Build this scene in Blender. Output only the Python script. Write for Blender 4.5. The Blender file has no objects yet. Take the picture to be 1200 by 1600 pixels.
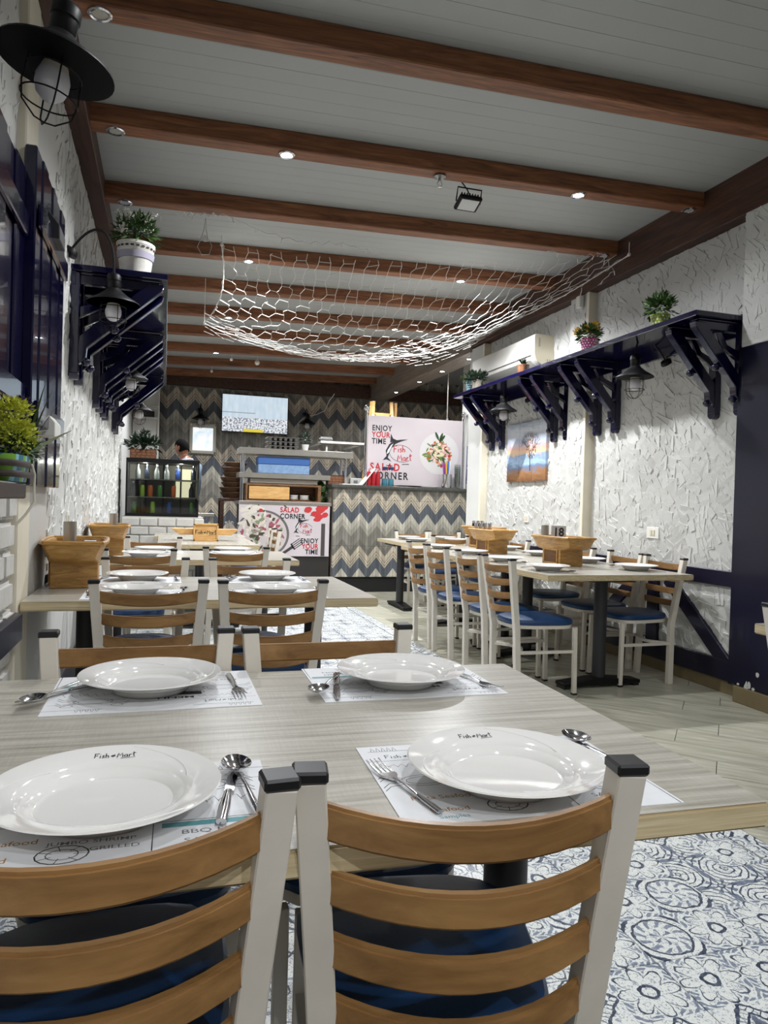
import bpy, bmesh, math, random
from mathutils import Vector, Matrix
C = bpy.context.scene.collection
R = math.radians
PI = math.pi
rnd = random.Random(7)

# ------------------------------------------------------------------ camera, world, exposure
scn = bpy.context.scene
cam_d = bpy.data.cameras.new('camera')
cam_d.sensor_fit = 'VERTICAL'
cam_d.sensor_height = 36.0
cam_d.lens = 1120.0 / 1600.0 * 36.0
cam_d.clip_start = 0.02
cam = bpy.data.objects.new('camera', cam_d)
C.objects.link(cam)
_r = Vector((0.9560, -0.2930, 0.0291)).normalized()      # camera right
_f = Vector((0.2930, 0.9560, -0.0110))                   # looking direction
_f = (_f - _r * _f.dot(_r)).normalized()
_u = _r.cross(_f)
cam.matrix_world = Matrix(((_r.x, _u.x, -_f.x, 0.0), (_r.y, _u.y, -_f.y, 0.0), (_r.z, _u.z, -_f.z, 1.15), (0, 0, 0, 1)))
scn.camera = cam
w = bpy.data.worlds.new('world')
scn.world = w
w.use_nodes = True
w.node_tree.nodes['Background'].inputs[0].default_value = (0.93, 0.97, 1.0, 1)
w.node_tree.nodes['Background'].inputs[1].default_value = 0.08
scn.view_settings.view_transform = 'Standard'
scn.view_settings.look = 'None'
scn.view_settings.gamma = 1.0
scn.view_settings.use_curve_mapping = False
scn.view_settings.exposure = 0.0
SPOT_W = 112.0

# ------------------------------------------------------------------ materials
def srgb(h):
    h = h.lstrip('#')
    v = [int(h[i:i + 2], 16) / 255 for i in (0, 2, 4)]
    return tuple((c / 12.92 if c <= .04045 else ((c + .055) / 1.055) ** 2.4) for c in v) + (1,)

class N:
    """tiny node builder"""
    def __init__(s, name):
        s.m = bpy.data.materials.new(name)
        s.m.use_nodes = True
        s.t = s.m.node_tree
        s.b = s.t.nodes['Principled BSDF']
        s.out = s.t.nodes['Material Output']
    def n(s, typ, **kw):
        nd = s.t.nodes.new(typ)
        for k, v in kw.items():
            if k.startswith('i_'):
                nd.inputs[k[2:].replace('_', ' ')].default_value = v
            else:
                setattr(nd, k, v)
        return nd
    def l(s, a, b):
        s.t.links.new(a, b)
    def val(s, x, sock):
        if isinstance(x, (int, float)):
            sock.default_value = x
        else:
            s.l(x, sock)
    def math(s, op, a, b=0.0, c=0.0):
        nd = s.n('ShaderNodeMath', operation=op)
        s.val(a, nd.inputs[0]); s.val(b, nd.inputs[1]); s.val(c, nd.inputs[2])
        return nd.outputs[0]
    def coords(s, kind='Object', scale=(1, 1, 1), rot=(0, 0, 0)):
        tc = s.n('ShaderNodeTexCoord')
        mp = s.n('ShaderNodeMapping')
        mp.inputs['Scale'].default_value = scale
        mp.inputs['Rotation'].default_value = rot
        s.l(tc.outputs[kind], mp.inputs[0])
        return mp.outputs[0]
    def noise(s, vec, scale, detail=4, rough=.55, dist=0.0):
        nd = s.n('ShaderNodeTexNoise')
        nd.inputs['Scale'].default_value = scale
        nd.inputs['Detail'].default_value = detail
        nd.inputs['Roughness'].default_value = rough
        nd.inputs['Distortion'].default_value = dist
        if vec is not None:
            s.l(vec, nd.inputs['Vector'])
        return nd.outputs[0]
    def ramp(s, fac, stops, interp='LINEAR'):
        nd = s.n('ShaderNodeValToRGB')
        nd.color_ramp.interpolation = interp
        el = nd.color_ramp.elements
        while len(el) > 1:
            el.remove(el[-1])
        el[0].position = stops[0][0]; el[0].color = stops[0][1]
        for p, c in stops[1:]:
            e = el.new(p); e.color = c
        s.l(fac, nd.inputs[0])
        return nd.outputs[0]
    def mix(s, fac, a, b, mode='MIX'):
        nd = s.n('ShaderNodeMix', data_type='RGBA', blend_type=mode)
        s.val(fac, nd.inputs[0])
        for x, k in ((a, 6), (b, 7)):
            if isinstance(x, tuple):
                nd.inputs[k].default_value = x
            else:
                s.l(x, nd.inputs[k])
        return nd.outputs[2]
    def bump(s, h, strength=.3, dist=.01):
        nd = s.n('ShaderNodeBump')
        nd.inputs['Strength'].default_value = strength
        nd.inputs['Distance'].default_value = dist
        s.l(h, nd.inputs['Height'])
        s.l(nd.outputs[0], s.b.inputs['Normal'])
    def set(s, **kw):
        for k, v in kw.items():
            s.b.inputs[k.replace('_', ' ')].default_value = v
        return s

def flat(name, hexc, rough=.5, metal=0.0, var=.0, vscale=30, bump=0.0, bscale=60, coat=0.0, spec=.5):
    k = N(name)
    c = srgb(hexc)
    k.set(Roughness=rough, Metallic=metal, Coat_Weight=coat, Specular_IOR_Level=spec)
    k.b.inputs['Base Color'].default_value = c
    if var:
        v = k.coords()
        d = tuple(max(0, x * (1 - var)) for x in c[:3]) + (1,)
        e = tuple(min(1, x * (1 + var)) for x in c[:3]) + (1,)
        k.l(k.ramp(k.noise(v, vscale), [(.3, d), (.7, e)]), k.b.inputs['Base Color'])
    if bump:
        k.bump(k.noise(k.coords(), bscale, 5), bump, .004)
    return k.m

def wood(name, stops, scale=(1.2, 14, 14), rough=.45, nscale=3.0, coat=.0, bump=.15, dist=1.2, rotz=0, randomise=True):
    k = N(name)
    v = k.coords('Object', scale, (0, 0, rotz))
    if randomise:
        oi = k.n('ShaderNodeObjectInfo')
        ad = k.n('ShaderNodeVectorMath', operation='ADD')
        mu = k.math('MULTIPLY', oi.outputs['Random'], 37.0)
        k.l(v, ad.inputs[0]); k.l(mu, ad.inputs[1])
        v = ad.outputs[0]
    n1 = k.noise(v, nscale, 6, .6, dist)
    k.l(k.ramp(n1, [(p, srgb(c)) for p, c in stops]), k.b.inputs['Base Color'])
    k.set(Roughness=rough, Coat_Weight=coat, Coat_Roughness=.2)
    k.bump(n1, bump, .003)
    return k.m

def glow(name, hexc, strength):
    k = N(name)
    c = srgb(hexc)
    k.b.inputs['Base Color'].default_value = c
    k.b.inputs['Emission Color'].default_value = c
    k.b.inputs['Emission Strength'].default_value = strength
    return k.m

def glass(name, tint='#ffffff', refl=.10):
    k = N(name)
    tr = k.n('ShaderNodeBsdfTransparent'); tr.inputs[0].default_value = srgb(tint)
    gl = k.n('ShaderNodeBsdfGlossy'); gl.inputs['Roughness'].default_value = .03
    mx = k.n('ShaderNodeMixShader'); mx.inputs[0].default_value = refl
    k.l(tr.outputs[0], mx.inputs[1]); k.l(gl.outputs[0], mx.inputs[2])
    k.l(mx.outputs[0], k.out.inputs[0])
    return k.m

def laminate(name):
    k = N(name)
    v = k.coords('Object', (1.0, 26, 26))
    n1 = k.noise(v, 3.0, 6, .62, .4)
    v2 = k.coords('Object', (60, 4, 4))
    n2 = k.noise(v2, 4.0, 3)
    a = k.ramp(n1, [(.28, srgb('#928d80')), (.5, srgb('#b4afa3')), (.72, srgb('#c8c4b9'))])
    b = k.ramp(n2, [(.35, (.80, .80, .80, 1)), (.65, (1, 1, 1, 1))])
    k.l(k.mix(.45, a, b, 'MULTIPLY'), k.b.inputs['Base Color'])
    k.set(Roughness=.28, Specular_IOR_Level=.45)
    return k.m

def chevron(name, per, amp, vper, off=0.0, dark=1.0):
    """vertical wood strips printed with zigzag bands; object X across, Z up"""
    k = N(name)
    tc = k.n('ShaderNodeTexCoord')
    sp = k.n('ShaderNodeSeparateXYZ'); k.l(tc.outputs['Object'], sp.inputs[0])
    x, z = sp.outputs[0], sp.outputs[2]
    tri = k.math('DIVIDE', k.math('PINGPONG', x, per / 2), per / 2)
    wv = k.math('ADD', k.math('SUBTRACT', z, k.math('MULTIPLY', tri, amp)), off)
    fr = k.math('FRACT', k.math('DIVIDE', wv, vper))
    band = k.ramp(fr, [(0, srgb('#86837a')), (.13, srgb('#a8a497')), (.24, srgb('#bfbbad')), (.36, srgb('#5b6067')),
                       (.56, srgb('#c0b5a2')), (.59, srgb('#8d8474')), (.615, srgb('#c6bba8')), (.65, srgb('#938a79')),
                       (.675, srgb('#c2b7a4')), (.775, srgb('#77746c')), (.89, srgb('#8b887e'))], 'CONSTANT')
    st = k.math('DIVIDE', x, per / 6)
    cell = k.math('FLOOR', st)
    wn = k.n('ShaderNodeTexWhiteNoise', noise_dimensions='1D'); k.l(cell, wn.inputs['W'])
    tone = k.math('ADD', k.math('MULTIPLY', wn.outputs[0], .45), .70)
    gr = k.noise(k.coords('Object', (40, 40, 3)), 3, 5, .6, .5)
    tone = k.math('MULTIPLY', tone, k.math('ADD', k.math('MULTIPLY', gr, .9), .55))
    edge = k.math('ABSOLUTE', k.math('SUBTRACT', k.math('FRACT', st), .5))
    gap = k.math('LESS_THAN', edge, .455)
    tone = k.math('MULTIPLY', tone, k.math('ADD', k.math('MULTIPLY', gap, .55), .45))
    zj = k.math('ABSOLUTE', k.math('SUBTRACT', k.math('FRACT', k.math('DIVIDE', z, .6)), .5))
    tone = k.math('MULTIPLY', tone, k.math('ADD', k.math('MULTIPLY', k.math('LESS_THAN', zj, .495), .4), .6))
    tone = k.math('MULTIPLY', tone, dark)
    cb = k.n('ShaderNodeCombineXYZ')
    for i in range(3):
        k.l(tone, cb.inputs[i])
    k.l(k.mix(1.0, band, cb.outputs[0], 'MULTIPLY'), k.b.inputs['Base Color'])
    k.set(Roughness=.42)
    k.bump(gap, .5, .003)
    return k.m

def floor_tile_mat(name):
    k = N(name)
    tc = k.n('ShaderNodeTexCoord')
    sp = k.n('ShaderNodeSeparateXYZ'); k.l(tc.outputs['Object'], sp.inputs[0])
    S = .1785
    oi = k.n('ShaderNodeObjectInfo')
    cx = k.math('FLOOR', k.math('DIVIDE', sp.outputs[0], S)); cy = k.math('FLOOR', k.math('DIVIDE', sp.outputs[1], S))
    x = k.math('SUBTRACT', k.math('SUBTRACT', sp.outputs[0], k.math('MULTIPLY', cx, S)), S / 2)
    y = k.math('SUBTRACT', k.math('SUBTRACT', sp.outputs[1], k.math('MULTIPLY', cy, S)), S / 2)
    w1 = k.math('MULTIPLY', k.math('SUBTRACT', k.noise(k.coords('Object', (1, 1, 1)), 32, 2), .5), .022)
    w2 = k.math('MULTIPLY', k.math('SUBTRACT', k.noise(k.coords('Object', (1, 1, 1), (0, 0, 1.3)), 29, 2), .5), .022)
    x = k.math('ADD', x, w1); y = k.math('ADD', y, w2)
    wn = k.n('ShaderNodeTexWhiteNoise', noise_dimensions='1D')
    k.l(k.math('ADD', k.math('MULTIPLY', oi.outputs['Random'], 91.0), k.math('ADD', cx, k.math('MULTIPLY', cy, 3.0))), wn.inputs['W'])
    rv = wn.outputs[0]
    r = k.math('DIVIDE', k.math('SQRT', k.math('ADD', k.math('MULTIPLY', x, x), k.math('MULTIPLY', y, y))), S / 2)
    a = k.math('ARCTAN2', y, x)
    ax = k.math('DIVIDE', k.math('ABSOLUTE', x), S / 2); ay = k.math('DIVIDE', k.math('ABSOLUTE', y), S / 2)
    # A: flower with outlined petals
    pet = k.math('ADD', k.math('MULTIPLY', k.math('ABSOLUTE', k.math('COSINE', k.math('MULTIPLY', a, 4))), .45), .5)
    dA = k.math('SUBTRACT', r, pet)
    lineA = k.math('LESS_THAN', k.math('ABSOLUTE', dA), .035)
    fillA = k.math('GREATER_THAN', dA, .22)
    core = k.math('LESS_THAN', k.math('ABSOLUTE', k.math('SUBTRACT', r, .24)), .05)
    A = k.math('MAXIMUM', k.math('MAXIMUM', lineA, core), k.math('MULTIPLY', k.math('MULTIPLY', fillA, k.math('GREATER_THAN', k.math('SINE', k.math('ADD', k.math('MULTIPLY', r, 38), k.math('MULTIPLY', a, 8))), -.35)), .62))
    # B: diamond ladder
    md = k.math('ADD', ax, ay)
    B1 = k.math('LESS_THAN', k.math('ABSOLUTE', k.math('SUBTRACT', md, .62)), .05)
    B2 = k.math('LESS_THAN', k.math('ABSOLUTE', k.math('SUBTRACT', md, 1.0)), .06)
    rung = k.math('MULTIPLY', k.math('MULTIPLY', k.math('GREATER_THAN', md, .62), k.math('LESS_THAN', md, 1.0)),
                  k.math('LESS_THAN', k.math('FRACT', k.math('MULTIPLY', k.math('SUBTRACT', ax, ay), 4.0)), .16))
    star = k.math('LESS_THAN', k.math('MULTIPLY', ax, ay), .035)
    B3 = k.math('MULTIPLY', k.math('LESS_THAN', md, .55), star)
    B = k.math('MAXIMUM', k.math('MAXIMUM', B1, B2), k.math('MAXIMUM', rung, k.math('MULTIPLY', B3, .8)))
    # C: scrolls round the corners
    qx = k.math('SUBTRACT', 1.0, ax); qy = k.math('SUBTRACT', 1.0, ay)
    rc = k.math('SQRT', k.math('ADD', k.math('MULTIPLY', qx, qx), k.math('MULTIPLY', qy, qy)))
    C1 = k.math('LESS_THAN', k.math('ABSOLUTE', k.math('SUBTRACT', k.math('FRACT', k.math('MULTIPLY', rc, 4.2)), .5)), .12)
    C2 = k.math('MULTIPLY', k.math('GREATER_THAN', rc, .9), k.math('GREATER_THAN', k.math('COSINE', k.math('MULTIPLY', a, 8)), .2))
    Cc = k.math('MAXIMUM', C1, k.math('MULTIPLY', C2, .7))
    # D: ring of leaves with a quartered medallion
    D1 = k.math('LESS_THAN', k.math('ABSOLUTE', k.math('SUBTRACT', r, .86)), .045)
    D2 = k.math('MULTIPLY', k.math('MULTIPLY', k.math('GREATER_THAN', r, .5), k.math('LESS_THAN', r, .8)),
                k.math('GREATER_THAN', k.math('SINE', k.math('ADD', k.math('MULTIPLY', a, 12), k.math('MULTIPLY', r, 9))), .35))
    D3 = k.math('MULTIPLY', k.math('LESS_THAN', r, .4), k.math('GREATER_THAN', k.math('COSINE', k.math('MULTIPLY', a, 6)), .55))
    D4 = k.math('MULTIPLY', k.math('GREATER_THAN', r, 1.0), k.math('LESS_THAN', k.math('ABSOLUTE', k.math('SUBTRACT', r, 1.16)), .06))
    Dd = k.math('MAXIMUM', k.math('MAXIMUM', D1, k.math('MULTIPLY', D2, .6)), k.math('MAXIMUM', k.math('MULTIPLY', D3, .7), D4))
    s1 = k.math('LESS_THAN', rv, .34); s2 = k.math('GREATER_THAN', rv, .74)
    s3 = k.math('MULTIPLY', k.math('GREATER_THAN', rv, .46), k.math('SUBTRACT', 1.0, s2))
    mid = k.math('SUBTRACT', k.math('SUBTRACT', k.math('SUBTRACT', 1.0, s1), s2), s3)
    pat = k.math('ADD', k.math('ADD', k.math('ADD', k.math('MULTIPLY', A, s1), k.math('MULTIPLY', B, s2)), k.math('MULTIPLY', Cc, mid)), k.math('MULTIPLY', Dd, s3))
    nz = k.noise(k.coords('Object', (1, 1, 1)), 60, 6, .8, .6)
    pat = k.math('MULTIPLY', pat, k.math('ADD', k.math('MULTIPLY', nz, 1.5), .12))
    fil = k.math('MULTIPLY', k.math('GREATER_THAN', k.noise(k.coords('Object', (1, 1, 1)), 75, 3, .6, 2.2), .57), .42)
    pat = k.math('MAXIMUM', pat, fil)
    k.l(k.ramp(pat, [(0, srgb('#e3e6e2')), (.30, srgb('#b2b8c0')), (.55, srgb('#7a8496')), (.9, srgb('#2f394c'))]), k.b.inputs['Base Color'])
    k.set(Roughness=.3)
    return k.m

CREAM = flat('cream_paint', '#dcd5c8', .38, var=.05, vscale=12)
SLAT = wood('honey_slat', [(.25, '#70502c'), (.5, '#926c40'), (.78, '#ad8552')], (1.2, 9, 9), .38, 3, coat=.15, dist=.5)
SEATM = flat('blue_vinyl', '#123a66', .42, var=.12, vscale=14, bump=.08, bscale=90)
BLACK = flat('black_plastic', '#141416', .4)
IRON = flat('black_iron', '#08080a', .5, spec=.3)
PEDEST = flat('charcoal_metal', '#2b2b2e', .45)
LAM = laminate('ash_laminate')
EDGE = wood('birch_edge', [(.3, '#b7a47f'), (.55, '#d3c29c'), (.75, '#e3d5b4')], (.8, 8, 40), .45, 3, bump=.05)
PORC = flat('white_porcelain', '#e9e7e3', .07, coat=.3)
STEEL = flat('polished_steel', '#c9c9cb', .12, 1.0)
BRUSH = flat('brushed_steel', '#b3afa6', .35, .85, var=.06, vscale=9)
PAPER = flat('placemat_paper', '#dfe0e2', .6, var=.03)
INK = flat('print_black', '#26272b', .6)
INKG = flat('print_grey', '#6d6f74', .6)
INKR = flat('print_red', '#c3252d', .6)
INKT = flat('print_teal', '#5b9aa0', .6)
INKO = flat('print_ochre', '#a9793e', .6)
NAVY = flat('navy_gloss', '#08072e', .16, coat=.5, bump=.12, bscale=14)
NAVYW = flat('navy_dado', '#060524', .35, coat=.1, bump=.1, bscale=18)
BEAM = wood('stained_beam', [(.25, '#452818'), (.42, '#74472c'), (.6, '#8f5c3a'), (.78, '#b07a50')], (.7, 9, 9), .55, 3.2, dist=1.6)
BEAMD = wood('dark_ledger', [(.3, '#2d1b14'), (.55, '#4b2f22'), (.8, '#654431')], (9, .7, 9), .55, 3.2, dist=1.3)
CEIL = flat('ceiling_panel', '#a9aba8', .5, var=.02, vscale=2)
PLAST = flat('white_plaster', '#c8c8c4', .55, var=.03, vscale=5, bump=.15, bscale=70)
TRIMC = flat('cream_trim', '#e2dac6', .5, var=.04, vscale=8)
BRICKW = flat('white_painted_brick', '#d2d0ca', .55, var=.07, vscale=14, bump=.4, bscale=40)
MORTAR = flat('white_mortar', '#c8c5be', .8)
BASET = flat('brown_skirting_tile', '#7b6d50', .4, var=.12, vscale=9)
PLANK = wood('ash_floor_plank', [(.25, '#8b8876'), (.5, '#b4b2a0'), (.75, '#cfcdbe')], (.8, 9, 9), .33, 2.6, bump=.06)
GROUT = flat('dark_grout', '#3a3833', .8)
TILEM = floor_tile_mat('cement_tile_print')
CADDY = wood('pine_caddy', [(.3, '#8d6533'), (.5, '#b08444'), (.75, '#c9a163')], (3, 3, 16), .42, 3, coat=.1)
CADDY2 = wood('dark_pine_panel', [(.3, '#4a2f17'), (.7, '#7a5225')], (3, 3, 16), .5, 3)
COUNT = flat('dark_granite', '#4a4a46', .3, var=.4, vscale=60)
FROST = flat('frosted_bulb', '#d5d2d6', .3)
BULBNECK = flat('bulb_collar', '#d9d2bf', .45)
GLASS = glass('clear_glass')
GREEN = flat('leaf_green', '#3c5a26', .5, var=.3, vscale=40)
DKGREEN = flat('leaf_dark_green', '#1e3320', .5, var=.3, vscale=30)
LIME = flat('leaf_lime', '#c4c845', .5, var=.3, vscale=40)
SAGE = flat('heather_grey_green', '#b4b8a8', .6, var=.2, vscale=60)
YEL = flat('flower_yellow', '#d8b23a', .5, var=.1)
PURP = flat('flower_purple', '#4a3d63', .6, var=.2)
WHITEF = flat('flower_white', '#dcdcd0', .6)
WHITE = flat('white_plastic', '#e6e4dd', .35)
IVORY = flat('ivory_plastic', '#d6cdb4', .4)
CHEVW = chevron('zigzag_wall_boards', .296, .187, .89, .587)
CHEVC = chevron('zigzag_counter_boards', .231, .148, .72, .096)

# ------------------------------------------------------------------ mesh builder
class MB:
    def __init__(s):
        s.v = []; s.f = []; s.mi = []; s.cur = 0
    def add(s, vs, fs, M=None):
        o = len(s.v)
        if M is None:
            s.v += [tuple(p) for p in vs]
        else:
            s.v += [tuple(M @ Vector(p)) for p in vs]
        s.f += [tuple(i + o for i in f) for f in fs]
        s.mi += [s.cur] * len(fs)
        return s
    def box(s, x0, x1, y0, y1, z0, z1, M=None):
        vs = [(x, y, z) for z in (z0, z1) for y in (y0, y1) for x in (x0, x1)]
        return s.add(vs, [(0, 2, 3, 1), (4, 5, 7, 6), (0, 1, 5, 4), (2, 6, 7, 3), (0, 4, 6, 2), (1, 3, 7, 5)], M)
    def tube(s, pts, r, n=8, caps=True, up=None, sq=False, flatten=None):
        """swept tube; r number or list; sq -> square section aligned with up"""
        P = [Vector(p) for p in pts]
        m = len(P)
        rs = r if isinstance(r, (list, tuple)) else [r] * m
        if sq:
            n = 4
        o = len(s.v); prev = None
        for i in range(m):
            t = (P[min(i + 1, m - 1)] - P[max(i - 1, 0)])
            if t.length < 1e-9:
                t = Vector((0, 0, 1))
            t.normalize()
            ref = Vector(up) if up else (prev if prev is not None else (Vector((0, 0, 1)) if abs(t.z) < .9 else Vector((1, 0, 0))))
            a = ref - t * ref.dot(t)
            if a.length < 1e-6:
                a = Vector((0, 1, 0)) - t * t.y
            a.normalize(); b = t.cross(a)
            if not up:
                prev = a
            for k in range(n):
                an = 2 * PI * (k + .5 if sq else k) / n
                rr = rs[i] * (math.sqrt(2) if sq else 1)
                ca, sa = math.cos(an) * rr, math.sin(an) * rr
                if flatten:
                    ca *= flatten[0]; sa *= flatten[1]
                s.v.append(tuple(P[i] + a * ca + b * sa))
        fs = []
        for i in range(m - 1):
            for k in range(n):
                k2 = (k + 1) % n
                fs.append((o + i * n + k, o + i * n + k2, o + (i + 1) * n + k2, o + (i + 1) * n + k))
        if caps:
            fs.append(tuple(o + k for k in reversed(range(n))))
            fs.append(tuple(o + (m - 1) * n + k for k in range(n)))
        s.f += fs; s.mi += [s.cur] * len(fs)
        return s
    def lathe(s, prof, n=24, M=None, close=False):
        vs = []; fs = []
        m = len(prof)
        for (r, z) in prof:
            for k in range(n):
                a = 2 * PI * k / n
                vs.append((r * math.cos(a), r * math.sin(a), z))
        for i in range(m - 1):
            for k in range(n):
                k2 = (k + 1) % n
                fs.append((i * n + k, i * n + k2, (i + 1) * n + k2, (i + 1) * n + k))
        if prof[0][0] > 1e-5:
            fs.append(tuple(reversed(range(n))))
        if prof[-1][0] > 1e-5:
            fs.append(tuple((m - 1) * n + k for k in range(n)))
        return s.add(vs, fs, M)
    def ball(s, c, r, nu=10, nv=6, sc=(1, 1, 1)):
        prof = [(max(1e-6, r * math.sin(PI * i / nv)), -r * math.cos(PI * i / nv)) for i in range(nv + 1)]
        M = Matrix.Translation(c) @ Matrix.Diagonal((sc[0], sc[1], sc[2], 1))
        return s.lathe(prof, nu, M)
    def prism(s, poly, lo, hi, axis='y', M=None):
        """2-D polygon swept along an axis; poly in the other two axes (order x,y,z)"""
        n = len(poly)
        def mk(p, t):
            if axis == 'y': return (p[0], t, p[1])
            if axis == 'x': return (t, p[0], p[1])
            return (p[0], p[1], t)
        vs = [mk(p, lo) for p in poly] + [mk(p, hi) for p in poly]
        fs = [tuple(reversed(range(n))), tuple(range(n, 2 * n))]
        for i in range(n):
            j = (i + 1) % n
            fs.append((i, j, n + j, n + i))
        return s.add(vs, fs, M)
    def ribbon(s, pts, wd, M=None):
        """flat stroke in the XY plane"""
        P = [Vector((p[0], p[1])) for p in pts]
        vs = []
        for i in range(len(P)):
            t = P[min(i + 1, len(P) - 1)] - P[max(i - 1, 0)]
            if t.length < 1e-9: t = Vector((1, 0))
            t.normalize(); nn = Vector((-t.y, t.x)) * wd / 2
            vs += [(*(P[i] + nn), 0), (*(P[i] - nn), 0)]
        fs = [(2 * i, 2 * i + 1, 2 * i + 3, 2 * i + 2) for i in range(len(P) - 1)]
        return s.add(vs, fs, M)
    def disc(s, cx, cy, rx, ry=None, n=20, z=0, M=None, jag=0, rot=0):
        ry = rx if ry is None else ry
        vs = []
        for k in range(n):
            a = 2 * PI * k / n
            j = 1 + (rnd.uniform(-jag, jag) if jag else 0)
            px, py = rx * j * math.cos(a), ry * j * math.sin(a)
            vs.append((cx + px * math.cos(rot) - py * math.sin(rot), cy + px * math.sin(rot) + py * math.cos(rot), z))
        return s.add(vs, [tuple(range(n))], M)
    def mesh(s, name, mats, bevel=0.0, smooth=True, segs=1, ang=35):
        me = bpy.data.meshes.new(name)
        me.from_pydata(s.v, [], s.f)
        for m in (mats if isinstance(mats, (list, tuple)) else [mats]):
            me.materials.append(m)
        if any(s.mi):
            me.polygons.foreach_set('material_index', s.mi)
        bm = bmesh.new(); bm.from_mesh(me)
        bmesh.ops.recalc_face_normals(bm, faces=bm.faces)
        if bevel:
            es = [e for e in bm.edges if len(e.link_faces) == 2 and e.calc_face_angle(0) > R(30)]
            bmesh.ops.bevel(bm, geom=es, offset=bevel, segments=segs, affect='EDGES', clamp_overlap=True)
        bm.to_mesh(me); bm.free()
        if smooth:
            me.polygons.foreach_set('use_smooth', [True] * len(me.polygons))
            me.set_sharp_from_angle(angle=R(ang))
        me.update()
        return me

def link(name, me, parent=None, loc=None, rot=None):
    o = bpy.data.objects.new(name, me)
    C.objects.link(o)
    if parent is not None:
        o.parent = parent
    if loc is not None:
        o.location = loc
    if rot is not None:
        o.rotation_euler = rot
    return o

def tag(o, label, cat, group=None):
    o['label'] = label; o['category'] = cat
    if group:
        o['group'] = group
    return o

def thing(name, label, cat, loc=(0, 0, 0), rz=0, group=None, me=None, rot=None):
    return tag(link(name, me, None, loc, rot or (0, 0, rz)), label, cat, group)

def struct(name, me, parent=None, loc=None):
    o = link(name, me, parent, loc)
    if parent is None:
        o['kind'] = 'structure'
    return o

def part(name, mb, mat, parent, bevel=0.0, **kw):
    return link(name, mb.mesh(name, mat, bevel, **kw), parent)

def stuff(name, me, parent):
    o = link(name, me, parent)
    o['kind'] = 'stuff'
    return o

def spawn(spec, name, label, cat, loc, rz=0, group=None, rot=None):
    """spec: (root mesh or None, [(part, mesh, [(sub, mesh)])]) - every copy has its own objects, meshes are shared"""
    root = thing(name, label, cat, loc, rz, group, spec[0], rot)
    for pn, me, subs in spec[1]:
        p = link(pn, me, root)
        for sn, sm in subs:
            link(sn, sm, p)
    return root

_txt = {}
def text_geo(txt, size, bold=0.0, sx=1.0, align='LEFT', spacing=1.0):
    key = (txt, size, bold, sx, align, spacing)
    if key in _txt:
        return _txt[key]
    cu = bpy.data.curves.new('lettering', 'FONT')
    cu.body = txt; cu.size = size; cu.offset = bold * size; cu.align_x = align
    cu.space_character = spacing; cu.resolution_u = 3
    o = bpy.data.objects.new('lettering', cu)
    C.objects.link(o)
    dg = bpy.context.evaluated_depsgraph_get()
    me = bpy.data.meshes.new_from_object(o.evaluated_get(dg))
    vs = [(v.co.x * sx, v.co.y, 0) for v in me.vertices]
    fs = [tuple(p.vertices) for p in me.polygons]
    bpy.data.objects.remove(o); bpy.data.curves.remove(cu); bpy.data.meshes.remove(me)
    _txt[key] = (vs, fs)
    return vs, fs

# handwritten strokes of the shop sign, on a 10 x 5 field
HAND = [  # word one
    [(0.2, .1), (.3, 1.3), (.25, 2.2)], [(.1, 2.3), (.9, 2.25), (1.5, 2.4)], [(.25, 1.3), (1.1, 1.3)],
    [(1.75, .1), (1.8, 1.3)], [(1.85, 1.8), (1.9, 1.95)],
    [(3.0, 1.3), (2.5, 1.25), (2.4, .95), (2.9, .7), (2.9, .3), (2.3, .1)],
    [(3.4, 2.3), (3.4, .1)], [(3.4, .9), (3.8, 1.25), (4.1, 1.0), (4.15, .1)]]
HAND2 = [
    [(.2, 0), (.35, 1.2), (.45, 2.1), (1.0, .9), (1.6, 2.2), (1.75, 1.0), (1.8, 0)],
    [(3.1, 1.1), (2.6, 1.3), (2.2, .8), (2.35, .2), (2.9, .3), (3.1, 1.2), (3.2, .1)],
    [(3.6, 1.3), (3.65, .1)], [(3.63, .8), (3.9, 1.25), (4.3, 1.25)],
    [(4.9, 2.5), (4.85, .6), (5.2, .1)], [(4.5, 1.7), (5.5, 1.95)]]
FISHL = [(0, .55), (.4, .95), (.8, 1.0), (1.3, 1.5), (1.15, .9), (1.5, .6), (1.0, .35), (.55, .0), (.5, .3)]

def hand_sign(mb, M, k, wd, stacked=False):
    """two handwritten words and the little leaping fish between them"""
    for st in HAND:
        mb.ribbon([(x * k, y * k) for x, y in st], wd, M)
    dx, dy = (1.2, -3.0) if stacked else (6.4, 0)
    for st in HAND2:
        mb.ribbon([((x + dx) * k, (y + dy) * k) for x, y in st], wd, M)
    if not stacked:
        mb.add([((4.7 + x) * k, (y + .3) * k, 0) for x, y in FISHL], [tuple(range(len(FISHL)))], M)
        mb.ribbon([(7.6 * k, -.5 * k), (11.8 * k, -.25 * k)], wd * .6, M)

# ------------------------------------------------------------------ SETTING: floor
XL, XR, YB = -.51, 3.48, 12.1
def clip(poly, fn):
    out = []
    for i in range(len(poly)):
        a, b = poly[i], poly[(i + 1) % len(poly)]
        fa, fb = fn(a), fn(b)
        if fa >= 0: out.append(a)
        if (fa >= 0) != (fb >= 0):
            t = fa / (fa - fb)
            out.append((a[0] + (b[0] - a[0]) * t, a[1] + (b[1] - a[1]) * t))
    return out

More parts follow.
